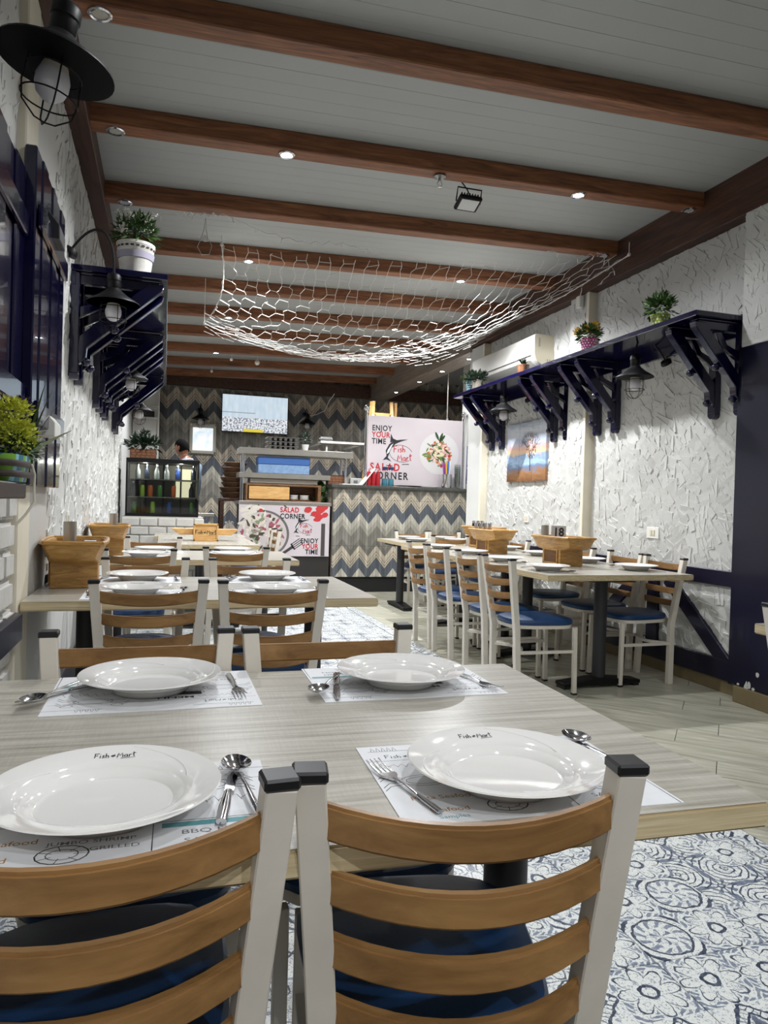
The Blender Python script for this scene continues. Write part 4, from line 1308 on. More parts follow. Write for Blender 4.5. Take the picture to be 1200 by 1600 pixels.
part('long_leaf', m, flat('blade_green', '#5d7a3a', .45, var=.2), wb_)
m = MB()
for k in range(7):
    a = rnd.uniform(-.5, .5)
    m.tube([(.02, .22, .2), (.06, .36 + .03 * k, .26 + a * .1), (.10, .5 + .02 * k, .25 + a * .25)], .0015, 4)
for (px, py, pz) in ((.0, .36, .40), (.02, .30, .2), (.0, .05, .34), (.03, 0, .24)):
    m.tube([(px * .6, py * .6, .09), (px, py, pz)], .003, 5)
part('twigs', m, DKGREEN, wb_)
sill = thing('window_sill', 'dark wooden window ledge under the flower box', 'ledge', (-.42, 1.95, 1.11))
part('plank', MB().box(-.10, .015, -.95, .47, .025, .072), flat('dark_sill_wood', '#2c211c', .5, var=.2, vscale=8), sill, .004)

# navy boarded shutters of the window
def shutter(label, y0, y1, z0, z1, x=-.50, th=.05, nb=6, short=None):
    rt = thing('window_shutter', label, 'shutter', (x, (y0 + y1) / 2, z0))
    wdt = (y1 - y0) / nb
    for k in range(nb):
        a = -(y1 - y0) / 2 + wdt * k
        top = z1 - z0
        part('board', MB().box(0, th * (1 + .12 * (k % 2)), a + .002, a + wdt - .002, 0 if not short else short[k], top), NAVY, rt, .005)
    for z in ((z1 - z0) * .22, (z1 - z0) * .80):
        part('batten', MB().box(th * 1.1, th * 1.1 + .018, -(y1 - y0) / 2 + .01, (y1 - y0) / 2 - .01, z - .04, z + .04), NAVY, rt, .004)
    return rt
shutter('navy gloss boarded shutter at the left edge, nearer and partly behind flowers', 1.60, 2.838, 1.27, 2.31, -.578, .07, 8)
shutter('navy gloss boarded shutter on the left wall, farther one by the plaster', 2.84, 3.56, 1.18, 2.40, -.505, .04, 6)
for lab, z, mt in (('grey wedge shaped shutter block at the upper edge of the farther shutter', 2.16, PEDEST), ('white wedge shaped block near the foot of the farther shutter', 1.38, WHITE)):
    m = MB().prism([(0, 0), (.085, 0), (.085, .055), (.0, .16)], -.02, .14, 'y')
    rt = thing('shutter_block', lab, 'block', (-.505, 3.12, z), 0, None, m.mesh('shutter_block', mt, .003))

# ------------------------------------------------------------------ WALL FITTINGS
ac = thing('air_conditioner', 'white split air conditioner above the right shelf', 'air conditioner', (XR, 6.73, 2.50))
m = MB().prism([(0, 0), (-.13, -.01), (-.20, .05), (-.215, .11), (-.215, .27), (-.20, .285), (0, .285)], -.70, .70, 'y')
part('body', m, WHITE, ac, .006)
part('end_cap', MB().prism([(-.002, .002), (-.13, -.008), (-.199, .052), (-.213, .11), (-.213, .268), (-.2, .283), (-.002, .283)], -.712, -.70, 'y'), IVORY, ac, .004)
m = MB().prism([(-.128, -.012), (-.198, .046), (-.203, .052), (-.135, -.006)], -.62, .62, 'y'); part('air_flap', m, flat('grey_flap', '#b9b6aa', .4), ac)
part('front_line', MB().box(-.2165, -.214, -.66, .66, .088, .094), STEEL, ac)
m = MB(); v_, f_ = text_geo('5.5', .035, .01); m.add(v_, f_, Matrix.Translation((-.08, -.713, .03)) @ Matrix.Rotation(R(90), 4, 'X'))
for i in range(6):
    m.add([(-.17 + .007 * (i % 2), -.7132, .17 + .014 * i), (-.15, -.7132, .17 + .014 * i), (-.15, -.7132, .176 + .014 * i), (-.17, -.7132, .176 + .014 * i)], [(0, 1, 2, 3)])
part('small_print', m, INKG, ac)

# landscape in three canvases
def canvas_mat(name):
    k = N(name)
    tc = k.n('ShaderNodeTexCoord'); sp = k.n('ShaderNodeSeparateXYZ'); k.l(tc.outputs['Object'], sp.inputs[0])
    nz = k.noise(k.coords('Object', (1, 3, 9)), 2.2, 6, .6, .8)
    t = k.math('ADD', k.math('MULTIPLY', sp.outputs[2], 1.69), k.math('MULTIPLY', k.math('SUBTRACT', nz, .5), .34))
    c = k.ramp(t, [(0, srgb('#7d5638')), (.14, srgb('#a0764e')), (.24, srgb('#6f86a8')), (.32, srgb('#a9c4de')), (.42, srgb('#8ba4c8')), (.49, srgb('#e3c39c')), (.56, srgb('#dcb0a4')), (.66, srgb('#b9c2d8')), (.85, srgb('#e2e8f0')), (1, srgb('#aab6c8'))])  # pale upper colours are sky with the gloss glare painted in
    k.l(c, k.b.inputs['Base Color']); k.set(Roughness=.25)
    return k.m
CV = canvas_mat('landscape_and_glare')
pt = thing('landscape_painting', 'glossy three canvas landscape with a lone tree on the right wall', 'painting', (XR - .004, 6.46, 1.42))
for k in range(3):
    a = -.40 + .268 * k
    part('canvas', MB().box(-.03, 0, a, a + .263, 0, .592), CV, pt, .002)
m = MB()
M = Matrix.Translation((-.0312, 0, 0)) @ Matrix(((0, 0, -1, 0), (-1, 0, 0, 0), (0, 1, 0, 0), (0, 0, 0, 1)))
def br(x, y, a, L, wd, d):
    x2, y2 = x + math.cos(a) * L, y + math.sin(a) * L
    m.ribbon([(x, y), (x2, y2)], wd, M)
    if d:
        for q in (-.5, .15, .55):
            br(x2, y2, a + q + rnd.uniform(-.2, .2), L * .72, wd * .6, d - 1)
br(.10, .10, PI / 2 + .03, .14, .014, 4)
part('painted_tree', m, flat('tree_paint', '#3a3230', .3), pt)
m = MB()
for k in range(90):
    a, r = rnd.uniform(0, 2 * PI), rnd.uniform(0, 1) ** .5
    m.disc(.12 + .10 * r * math.cos(a), .34 + .12 * r * math.sin(a), rnd.uniform(.004, .010), n=6, z=.0006, M=M, jag=.3)
part('painted_leaves', m, flat('leaf_paint', '#8c6a4a', .35), pt)

def socket(lab, x, y, z, sgn, w_=.085, h_=.085, sw_=True):
    rt = thing('wall_socket', lab, 'socket', (x, y, z))
    a, b = sorted((0, -sgn * .012))
    part('plate', MB().box(a, b, -w_ / 2, w_ / 2, -h_ / 2, h_ / 2), WHITE, rt, .003)
    a, b = sorted((-sgn * .012, -sgn * .016))
    for q in (-.016, .016):
        part('rocker', MB().box(a, b, q - .011, q + .011, -.02, .022), IVORY, rt, .002)
socket('white double socket on the right wall above the navy rail', XR, 4.50, .995, 1, .14, .085)
socket('white wall switch above the farthest right caddy', XR, 6.45, 1.05, 1)
socket('white wall switch beside the nearest left caddy', XL, 4.25, 1.02, -1)

# ------------------------------------------------------------------ CEILING FITTINGS
fl = thing('floodlight', 'unlit black square floodlight hung under the second beam', 'floodlight', (1.77, 4.17, zc(1.77) - .075))
fl.rotation_euler = (R(-20), 0, 0)
part('housing', MB().box(-.075, .075, -.06, .06, -.018, .012), IRON, fl, .008)
part('glass_face', MB().box(-.058, .058, -.044, .044, -.0195, -.0178), flat('flood_glass', '#d9dad8', .5), fl)
m = MB()
for k in range(7):
    m.box(-.06 + .018 * k, -.054 + .018 * k, -.05, .05, .012, .03)
part('cooling_fins', m, IRON, fl)
part('yoke', MB().tube([(-.08, 0, 0), (-.08, -.05, .065), (.08, -.05, .065), (.08, 0, 0)], .005, 6), IRON, fl)
part('cable', MB().tube([(.03, 0, .03), (-.02, -.05, .055), (-.12, -.12, .09), (-.24, -.13, .098)], .004, 6), IRON, fl)
sp = thing('fire_sprinkler', 'small chrome fire sprinkler under the second beam', 'sprinkler', (1.52, 4.02, zc(1.52) - .0))
part('escutcheon', MB().lathe([(.0001, 0), (.035, -.002), (.038, -.012), (.02, -.02), (.0001, -.02)], 20), flat('grey_metal', '#8a8a88', .3, .8), sp)
m = MB().tube([(0, 0, -.02), (0, 0, -.035)], .009, 10)
m.tube([(-.006, 0, -.033), (-.016, 0, -.05), (-.004, 0, -.072)], .0028, 6).tube([(.006, 0, -.033), (.016, 0, -.05), (.004, 0, -.072)], .0028, 6)
part('frame', m, STEEL, sp)
part('deflector', MB().lathe([(.0001, -.072), (.02, -.074), (.02, -.076), (.0001, -.077)], 14), STEEL, sp)

# fishing net of white cord hung under the beams
net = MB()
NU, NV = 34, 28
def netp(u, v):
    """u 0..1 left to right, v 0..1 near edge to far edge"""
    near = Vector((.36 + (3.33 - .36) * u, 5.45 - .75 * u, 3.03 + .07 * u - .20 * math.sin(PI * u) ** .8 * .45))
    far_z = 2.70 + .34 * u - .34 * math.sin(PI * min(1, u * 1.02)) ** .9
    if u > .62:
        far_z -= .04 * math.sin(PI * (u - .62) / .38)
    far = Vector((.30 + (3.32 - .30) * u, 6.55 + .12 * u, far_z))
    p = near.lerp(far, v)
    p.z -= .10 * math.sin(PI * v) * (.35 + .65 * math.sin(PI * u))
    p.x += .12 * math.sin(PI * v) * (1 - u) * .6
    return p
def hexv(i, j):
    jit = random.Random(i * 977 + j)
    u = min(1, max(0, (i + .5 * (j % 2) * 0) / NU + jit.uniform(-.004, .004)))
    v = min(1, max(0, j / NV + jit.uniform(-.006, .006)))
    p = netp(u, v)
    p.z += jit.uniform(-.012, .012)
    return p
for i in range(NU + 1):
    for j in range(NV):
        a = hexv(i, j); b = hexv(i, j + 1)
        sh = .28 / NU * 3
        # columns zig toward each other, joined every second knot -> hexagons
        oa = (1 if (j + (i % 2) * 2) % 4 in (0, 1) else -1) * sh * .35
        ob = (1 if (j + 1 + (i % 2) * 2) % 4 in (0, 1) else -1) * sh * .35
        net.tube([a + Vector((oa, 0, 0)), b + Vector((ob, 0, 0))], .0019, 3, False)
        if i < NU and (j + (i % 2) * 2) % 4 == 1:
            c = hexv(i + 1, j)
            oc = (1 if (j + ((i + 1) % 2) * 2) % 4 in (0, 1) else -1) * sh * .35
            net.tube([a + Vector((oa, 0, 0)), c + Vector((oc, 0, 0))], .0026, 3, False)
for e in (lambda t: netp(0, t), lambda t: netp(1, t), lambda t: netp(t, 1)):
    net.tube([e(k / 24) + Vector((0, 0, -.003 * (k % 2))) for k in range(25)], .0042, 5)
# gathered folds along the far hem
for s in range(9):
    for k in range(34):
        u0 = k / 34; u1 = (k + 1) / 34
        q = random.Random(s * 100 + k)
        p0, p1 = netp(u0, 1), netp(u1, 1)
        d = .03 + .11 * math.exp(-((u0 - .72) / .13) ** 2) + .05 * math.exp(-(u0 / .1) ** 2)
        net.tube([p0 + Vector((0, q.uniform(-1, 1) * d, (s - 3) * .012 * d / .05)), p1 + Vector((0, q.uniform(-1, 1) * d, (s - 3) * .012 * d / .05))], .002, 3, False)
nt_o = thing('fishing_net', 'white hexagonal cord fishing net sagging below the middle beams', 'net', (0, 0, 0), 0, None,
             net.mesh('fishing_net', flat('net_cord', '#d9d8d2', .6)))
TIE = flat('tie_cord', '#e6e4dc', .6)
for e in ((0, 0), (1, 0), (1, 1), (0, 1)):
    kn = MB().ball(netp(*e), .014, 8, 5)
    p = netp(*e); kn.tube([p, p + Vector((0, 0, zc(p.x) + .02 - p.z))], .0028, 5)
    part('tie', kn, TIE, nt_o)

def fairy(label, pts, r=.0022, nb=10, loc=(0, 0, 0)):
    rt = thing('fairy_light_string', label, 'string lights', loc)
    P = [Vector(p) for p in pts]
    sm = []
    for i in range(len(P) - 1):
        for t in range(6):
            f_ = t / 6
            q = P[i].lerp(P[i + 1], f_); q.z += .012 * math.sin(3 * (i * 6 + t)); q.y += .012 * math.cos(2.3 * (i * 6 + t))
            sm.append(q)
    sm.append(P[-1])
    part('wire', MB().tube(sm, r, 5), flat('white_wire', '#cfcdc6', .5), rt)
    m = MB()
    for k in range(nb):
        q = sm[int((k + .5) * len(sm) / nb)]
        m.tube([q, q + Vector((.012 * math.sin(k * 2), .01, -.028))], [.004, .003], 6)
    part('mini_bulb', m, flat('clear_mini_bulb', '#f0f0ee', .15), rt)
    return rt
fairy('white fairy light wire drooping from the left shelf pot to the third beam', [(-.12, 4.45, 2.80), (.05, 4.7, 2.93), (.18, 4.92, 3.03), (.35, 4.95, 3.06), (.6, 5.05, 3.02), (.9, 5.1, 3.0), (1.2, 5.15, 3.05), (1.5, 5.2, 3.03)])
fairy('tangle of white fairy light wire at the top right of the ceiling', [(1.95, 1.95, 3.20), (2.05, 2.0, 3.12), (2.25, 2.02, 3.16), (2.35, 2.12, 3.09), (2.55, 2.0, 3.17), (2.75, 2.15, 3.12), (2.9, 2.08, 3.2)], .0022, 9)
fairy('white fairy light wire at the right end of the third beam', [(2.75, 4.9, 3.12), (2.95, 4.8, 3.06), (3.12, 4.75, 3.1), (3.3, 4.85, 3.02), (3.33, 5.1, 2.98)], .002, 6)
lp = thing('hanging_loop', 'loose white wire loop with a small tag below the third beam', 'wire loop', (.22, 5.0, 2.86))
part('loop', MB().tube([(0, 0, .18), (-.01, 0, .10), (-.03, 0, .03), (-.05, 0, -.02), (-.02, 0, -.07), (.03, 0, -.06), (.045, 0, 0), (.02, 0, .04), (.005, 0, .10), (0, 0, .18)], .0022, 5), flat('loop_wire', '#c9c7c0', .5), lp)
part('tag', MB().box(-.013, .013, -.004, .004, .02, .062), WHITE, lp, .002)
jb = thing('junction_box', 'small white junction box on the right ledger beside the third beam', 'box', (3.365, 5.42, 2.93))
part('body', MB().box(-.02, .02, -.03, .03, -.05, .05), WHITE, jb, .004)
part('cable', MB().tube([(0, 0, .05), (.0, -.02, .09), (.008, -.01, .12)], .004, 6), WHITE, jb)

HB = flat('white_globe', '#e2dfd6', .4)
for (x, y_, z), lab in (((1.16, 9.85, 3.02), 'largest, right one of three white globe bulbs under the far beams'), ((.815, 9.83, 3.03), 'small middle one of three white globe bulbs under the far beams'), ((.615, 10.80, 3.02), 'tiny left one of three white bulbs under the far beams')):
    hb = thing('hanging_bulb', lab, 'bulb', (x, y_, z))
    rr = .035 if 'largest' in lab else .022
    part('globe', MB().ball((0, 0, 0), rr, 14, 9), HB, hb)
    part('cord', MB().tube([(0, 0, rr * .8), (.004, 0, (zc(x) + BH - z) * .5), (0, 0, zc(x) + BH - z)], .0035, 6), HB, hb)
wc = thing('wall_cable', 'thin pale cable looping down the zigzag wall right of the television', 'cable', (2.3, YB - .03, 2.4))
part('cable', MB().tube([(.42, -.13, .60), (.40, -.12, .56), (.36, -.04, .50), (.29, -.01, .32), (.14, -.01, .24), (-.02, -.005, .21), (-.12, 0, .13), (-.17, 0, .05)], .008, 6), WHITE, wc)

# ------------------------------------------------------------------ SALAD BAR AND COUNTER
YC = 8.95
ct_ = thing('bar_counter', 'tall bar counter clad in zigzag wooden boards under a dark stone top', 'counter', (0, YC, 0))
m = MB().box(2.055, 3.96, 0, .5, .20, 1.345)
o = part('zigzag_front', m, CHEVC, ct_)
part('plinth', MB().box(2.06, 3.955, .03, .48, 0, .20), flat('black_plinth', '#0c0c0e', .6), ct_)
part('stone_top', MB().box(2.03, 3.97, -.045, .53, 1.345, 1.385), COUNT, ct_, .005)
part('corner_strip', MB().box(2.045, 2.062, -.006, .02, .2, 1.345), flat('dark_corner_strip', '#4a4036', .5), ct_)
ZT = 1.385

def banner_text(mb, lines, x, z, size, lead, bold=.03, sx=1.0, align='LEFT', y=-.0012, sp=1.0):
    for k, t in enumerate(lines):
        v, f = text_geo(t, size, bold, sx, align, sp)
        mb.add(v, f, Matrix.Translation((x, y, z - lead * k)) @ Matrix.Rotation(R(90), 4, 'X'))
def word(parent, mat, t, x, z, size, align='LEFT', y=-.0012, sp=1.12):
    m = MB(); banner_text(m, [t], x, z, size, .1, .026, .84, align, y, sp)
    part('lettering', m, mat, parent, smooth=False)
def XZ(x, z, y=-.001, rot=0):
    return Matrix.Translation((x, y, z)) @ Matrix.Rotation(R(90), 4, 'X') @ Matrix.Rotation(rot, 4, 'Z')
def fish_logo(k, x, z, s, parent, y=-.0012):
    """leaping sail-backed fish over an oval with the handwritten sign"""
    m = MB()
    o_ = [(.5 * math.cos(2 * PI * i / 40), .34 * math.sin(2 * PI * i / 40)) for i in range(3, 37)]
    m.ribbon([(a * s, b * s) for a, b in o_], .018 * s, XZ(x, z, y, -.15))
    body = [(-.78, -.30), (-.62, -.12), (-.66, .10), (-.52, .36), (-.30, .52), (-.08, .56), (.30, .60), (-.02, .49), (-.25, .38), (-.42, .20), (-.50, .0), (-.56, -.18), (-.40, -.34), (-.62, -.26)]
    m.add([(a * s, b * s, 0) for a, b in body], [tuple(range(len(body)))], XZ(x, z, y))
    m.add([(a * s, b * s, 0) for a, b in [(-.48, .42), (-.46, .80), (-.36, .60), (-.20, .54)]], [(0, 1, 2, 3)], XZ(x, z, y))
    m.ribbon([(-.62 * s, -.5 * s), (-.35 * s, -.52 * s)], .03 * s, XZ(x, z, y))
    m.ribbon([(.05 * s, -.44 * s), (.35 * s, -.42 * s)], .03 * s, XZ(x, z, y))
    part('fish_logo', m, INK, parent, smooth=False)
    m = MB()
    m.add([(a * s, b * s, 0) for a, b in [(-.62, -.05), (-.58, .12), (-.44, .33), (-.34, .40), (-.44, .2), (-.52, .02)]], [tuple(range(6))], XZ(x, z, y - .0006))
    part('fish_belly', m, PAPER, parent, smooth=False)
    m = MB(); hand_sign(m, XZ(x - .33 * s, z + .03 * s, y - .0004, .05), .118 * s, .035 * s, True)
    part('red_lettering', m, INKR, parent, smooth=False)
BANW = flat('banner_print', '#d3c9cc', .4, var=.02, vscale=2)
# upper banner, standing between two chromed posts
bn = thing('upper_banner', 'large pale banner with salad plate standing on the bar counter', 'banner', (0, YC + .22, 0))
part('sheet', MB().box(2.56, 3.93, 0, .012, ZT + .02, 2.325), BANW, bn)
for t, mt, x, z, sz, sp_ in (('ENJOY', INK, 2.615, 2.128, .102, 1.12), ('TIME', INK, 2.615, 1.953, .102, 1.12), ('CORNER', INK, 2.60, 1.487, .135, 1.28),
                             ('YOUR', INKR, 2.615, 2.04, .102, 1.12), ('SALAD', INKR, 2.60, 1.60, .138, 1.28)):
    word(bn, mt, t, x, z, sz, 'LEFT', -.0012, sp_)
fish_logo(1, 3.03, 1.835, .33, bn)
PLW = flat('printed_plate', '#dcd9d8', .4)
m = MB(); m.disc(3.55, 1.865, .28, n=40, M=None); 
m = MB(); m.disc(0, 0, .285, n=44, M=XZ(3.58, 1.86, -.0010)); part('printed_plate', m, PLW, bn, smooth=False)
sal = [('carrot_print', '#c46a3a', 40, .20), ('tomato_print', '#b3342c', 22, .19), ('lettuce_print', '#6b8a45', 30, .22), ('radish_print', '#d8a8a4', 26, .18), ('cress_print', '#34502c', 14, .16), ('cream_print', '#e4d6b6', 22, .15)]
for q, (nm, cl, nn_, rr) in enumerate(sal):
    m = MB()
    for _ in range(nn_):
        a, r = rnd.uniform(0, 2 * PI), rr * rnd.uniform(0, 1) ** .6
        cx_, cz_ = 3.58 + r * math.cos(a) * .95, 1.86 + r * math.sin(a) * .9
        m.disc(0, 0, rnd.uniform(.018, .045), rnd.uniform(.008, .022), 9, 0, XZ(cx_, cz_, -.0014 - .0003 * q - rnd.uniform(0, .0002), rnd.uniform(0, 3)), .25)
    part(nm, m, flat(nm, cl, .45), bn, smooth=False)['kind'] = 'stuff'
m = MB()
for dx, dz, a in ((.0, .26, 1.2), (-.06, .27, 2.0), (.02, .24, .9)):
    m.disc(0, 0, .06, .018, 10, 0, XZ(3.60 + dx, 1.83 + dz, -.0034, a))
part('herb_print', m, flat('herb_print', '#2c4a2a', .5), bn, smooth=False)
for lab, x in (('left', 2.535), ('right', 3.935)):
    p = thing('banner_post', f'chromed post with ball finial at the {lab} side of the upper banner', 'post', (x, YC + .226, ZT), 0, 'chromed banner posts')
    part('tube', MB().tube([(0, 0, 0), (0, 0, .98)], .02, 14), STEEL, p)
    part('finial', MB().ball((0, 0, 1.03), .042, 14, 8).tube([(0, 0, .97), (0, 0, 1.0)], [.026, .018], 12), STEEL, p)
    part('base_flange', MB().lathe([(.045, 0), (.045, .008), (.022, .02)], 16), STEEL, p)
rod = thing('hanging_rod', 'thin steel rod dropping from the ledger to the banner top', 'rod', (3.70, YC + .27, 2.33))
part('rod', MB().tube([(0, 0, 0), (0, 0, .87)], .008, 8), BRUSH, rod)
part('hook', MB().lathe([(.012, -.01), (.018, .0), (.018, .03), (.009, .04)], 10), STEEL, rod)
# things on the counter top
for k in range(3):
    x = 2.545 + .062 * k
    p = thing('squeeze_bottle', f'red ketchup squeeze bottle on the counter, {["left", "middle", "right"][k]} of three', 'bottle', (x, YC + .06, ZT), 0, 'red squeeze bottles')
    part('body', MB().lathe([(.0285, 0), (.03, .01), (.03, .15), (.024, .17)], 18), flat('ketchup_red', '#a8202a', .3) if k == 0 else bpy.data.materials['ketchup_red'], p)
    part('nozzle', MB().lathe([(.026, .165), (.026, .18), (.008, .19), (.003, .225)], 14), bpy.data.materials['ketchup_red'], p)
for k in range(2):
    x = 2.765 + .085 * k
    p = thing('storage_jar', f'clear jar with dark lid and blue contents, {["left", "right"][k]} of the pair beside the ketchup', 'jar', (x, YC + .07, ZT), 0, 'clear jars')
    part('glass', MB().lathe([(.036, 0), (.04, .01), (.04, .19), (.03, .22)], 18), GLASS, p)
    part('contents', MB().lathe([(.034, .003), (.037, .01), (.037, .10), (.0001, .10)], 18), flat('blue_contents', '#2f7f94', .4) if k == 0 else bpy.data.materials['blue_contents'], p)
    part('lid', MB().lathe([(.036, .215), (.036, .25), (.03, .255), (.0001, .256)], 16), flat('dark_blue_lid', '#20305a', .4) if k == 0 else bpy.data.materials['dark_blue_lid'], p)
p = thing('paddle_tray', 'dark oval serving tray with red rim lying on the counter', 'tray', (3.12, YC + .08, ZT))
part('plate', MB().lathe([(.0001, .004), (.11, .004), (.15, .016), (.155, .02), (.148, .02), (.108, .009), (.0001, .009)], 24, Matrix.Diagonal((1.3, .4, 1, 1))), flat('dark_tray', '#33292a', .4), p)
part('handle', MB().box(-.30, -.17, -.02, .02, .008, .02), flat('tray_red', '#7d2a2e', .4), p, .004)
p = thing('white_saucer', 'flat white oval dish on the counter right of the dark tray', 'dish', (3.38, YC + .07, ZT))
part('dish', MB().lathe([(.0001, .0), (.09, .0), (.12, .015), (.115, .018), (.085, .006), (.0001, .006)], 24, Matrix.Diagonal((1.1, .5, 1, 1))), PORC, p)
p = thing('straw_cup', 'steel cup filled with coloured straws on the counter', 'cup', (3.63, YC + .05, ZT))
part('cup', MB().lathe([(.065, 0), (.068, .006), (.068, .19), (.063, .19), (.063, .01), (.0001, .01)], 22), STEEL, p)
cols = ['#d9659a', '#f0d24a', '#4a7fd0', '#dd6fae', '#8a5cc0', '#e9e9e9', '#d9659a', '#e2b03c', '#5aa0d8', '#c94f86']
for k, c in enumerate(cols):
    a = 2.4 * k; r = .012 + .042 * ((k * 7) % 10) / 10
    part('straw', MB().tube([(r * math.cos(a) * .6, r * math.sin(a) * .6, .012), (r * math.cos(a) * 1.35, r * math.sin(a) * 1.35, .33 + .02 * (k % 3))], .011, 6), flat('straw_' + str(k), c, .4), p)
p = thing('clear_tumbler_stack', 'tall stack of clear plastic cups beside the straws', 'cups', (3.79, YC + .06, ZT))
m = MB()
for k in range(9):
    m.lathe([(.034, .028 * k), (.044, .028 * k + .10), (.047, .028 * k + .10)], 18)
part('cup', m, glass('cloudy_plastic', '#dfe6e2', .16), p)
p = thing('folded_tablet', 'open white tablet case leaning at the counter corner', 'tablet', (2.35, YC + .1, ZT))
part('keyboard', MB().box(-.17, .10, -.09, .09, 0, .014), WHITE, p, .003)
part('screen', MB().box(-.006, .006, -.1, .1, 0, .27, Matrix.Translation((.10, 0, .014)) @ Matrix.Rotation(R(38), 4, 'Y')), WHITE, p, .002)
p = thing('paper_box', 'small white paper box behind the tablet', 'box', (2.44, YC + .36, ZT))
part('body', MB().box(-.08, .08, -.05, .05, 0, .10), flat('grey_paper', '#bfbeb8', .6), p, .003)
part('label', MB().box(-.035, .02, -.052, -.05, .03, .07), INKG, p)
# sign on the far right wall
s_ = thing('wall_sign', 'narrow white and blue sign strip on the far right wall', 'sign', (3.976, 9.0, 1.72))
part('panel', MB().box(-.012, 0, -.12, .12, -.27, .27), flat('sign_white', '#d8d8ec', .4), s_)
BLUE = flat('sign_blue', '#33357e', .45)
m = MB()
MS = Matrix.Translation((-.0132, 0, 0)) @ Matrix(((0, 0, -1, 0), (-1, 0, 0, 0), (0, 1, 0, 0), (0, 0, 0, 1)))
for st in ([(-.08, .23), (.08, .23)], [(0, .23), (0, .17)], [(-.08, .17), (.08, .17)], [(-.08, -.22), (-.08, -.06), (-.03, -.06), (-.03, -.22), (.03, -.22), (.03, -.06)], [(.08, -.22), (.08, -.06)],
           [(-.07, .03), (0, .14), (.07, .03)], [(-.04, .07), (.05, .07)], [(-.09, -.01), (.09, -.01)], [(-.1, -.25), (.1, -.25), (.1, .255), (-.1, .255), (-.1, -.25)]):
    m.ribbon(st, .022, MS)
part('lettering', m, BLUE, s_, smooth=False)

# salad station left of the bar
YS = 8.90
st_ = thing('salad_station', 'low salad station faced with a printed salad banner', 'salad bar', (0, YS, 0))
part('cabinet', MB().box(.90, 2.02, .02, .55, .10, 1.10), flat('station_body', '#2b2724', .5), st_)
part('kick_base', MB().box(.95, 2.0, .08, .5, 0, .10), BLACK, st_)
part('sneeze_ledge', MB().box(.88, 2.03, -.01, .57, 1.10, 1.14), BRUSH, st_, .004)
bs = part('banner', MB().box(.875, 2.01, -.004, .01, .465, 1.145), BANW, st_)
for t, mt, x, z, sz, al in (('CORNER', INK, 1.38, .935, .088, 'LEFT'), ('ENJOY', INK, 1.87, .632, .085, 'RIGHT'), ('TIME', INK, 1.87, .493, .085, 'RIGHT'),
                            ('SALAD', INKR, 1.38, 1.014, .088, 'LEFT'), ('YOUR', INKR, 1.87, .562, .085, 'RIGHT')):
    word(st_, mt, t, x, z, sz, al, -.0062, 1.09)
fish_logo(2, 1.70, .815, .19, st_, -.0062)
m = MB(); m.disc(0, 0, .33, .30, 40, 0, XZ(1.17, .735, -.0046)); part('bowl_print', m, flat('bowl_print', '#6f6a68', .5), st_, smooth=False)
m = MB(); m.disc(0, 0, .305, .275, 40, 0, XZ(1.165, .735, -.0049)); part('bowl_inside_print', m, flat('bowl_inside_print', '#cfc6c4', .5), st_, smooth=False)
for q, (nm, cl, nn_) in enumerate((('onion_print', '#a85868', 34), ('leaf_print', '#8f9a78', 26), ('dressing_print', '#e8ddcc', 30), ('olive_print', '#4f4a3c', 12))):
    m = MB()
    for _ in range(nn_):
        a, r = rnd.uniform(0, 2 * PI), .25 * rnd.uniform(0, 1) ** .55
        m.disc(0, 0, rnd.uniform(.02, .05), rnd.uniform(.01, .022), 9, 0, XZ(1.165 + r * math.cos(a), .735 + r * math.sin(a), -.0052 - .0003 * q - rnd.uniform(0, .0002), rnd.uniform(0, 3)), .25)
    part(nm, m, flat(nm, cl, .5), st_, smooth=False)['kind'] = 'stuff'
m = MB()
for (a, b, rx, rz, ro) in ((1.66, 1.05, .06, .045, .3), (1.74, 1.0, .05, .04, .1), (1.82, 1.05, .08, .05, .5), (1.84, 1.08, .10, .045, .2), (1.80, .97, .07, .04, -.2), (1.78, .93, .06, .03, .0), (1.88, .99, .05, .04, .4), (1.14, 1.03, .03, .025, 0)):
    m.disc(0, 0, rx * .85, rz * .85, 14, 0, XZ(a + (.07 if a > 1.5 else 0), b, -.0050 - .0002 * rnd.random(), ro), .08)
part('tomato_print', m, flat('tomato_print_b', '#c8383a', .5), st_, smooth=False)
m = MB()
for k in range(18):
    m.disc(0, 0, rnd.uniform(.012, .035), rnd.uniform(.006, .014), 8, 0, XZ(rnd.choice((rnd.uniform(.92, 1.22), rnd.uniform(1.4, 1.95))), rnd.uniform(.90, 1.11) if k % 3 else rnd.uniform(.55, .9), -.0048, rnd.uniform(0, 3)), .2)
part('herb_print', m, flat('herb_print_b', '#565a4a', .5), st_, smooth=False)
m = MB()
for k in range(14):
    m.disc(0, 0, rnd.uniform(.05, .10), rnd.uniform(.012, .03), 10, 0, XZ(rnd.uniform(.92, 1.12), rnd.uniform(.86, 1.09), -.0047 - .0001 * k, rnd.uniform(-.6, .9)), .15)
part('onion_leaf_print', m, flat('onion_leaf_print', '#e2dccf', .5), st_, smooth=False)
m = MB()
F = XZ(1.55, .585, -.0054, R(35))
m.ribbon([(-.16, 0), (0, 0)], .035, F)
for k in range(4):
    m.ribbon([(0, -.036 + .024 * k), (.13, -.036 + .024 * k)], .010, F)
m.ribbon([(0, -.045), (0, .045)], .02, F)
part('fork_print', m, flat('fork_print', '#3c3a3c', .5), st_, smooth=False)
m = MB().box(1.905, 1.955, -.006, -.0045, .47, .88); part('knife_print', m, flat('knife_print', '#4b4744', .5), st_, smooth=False)
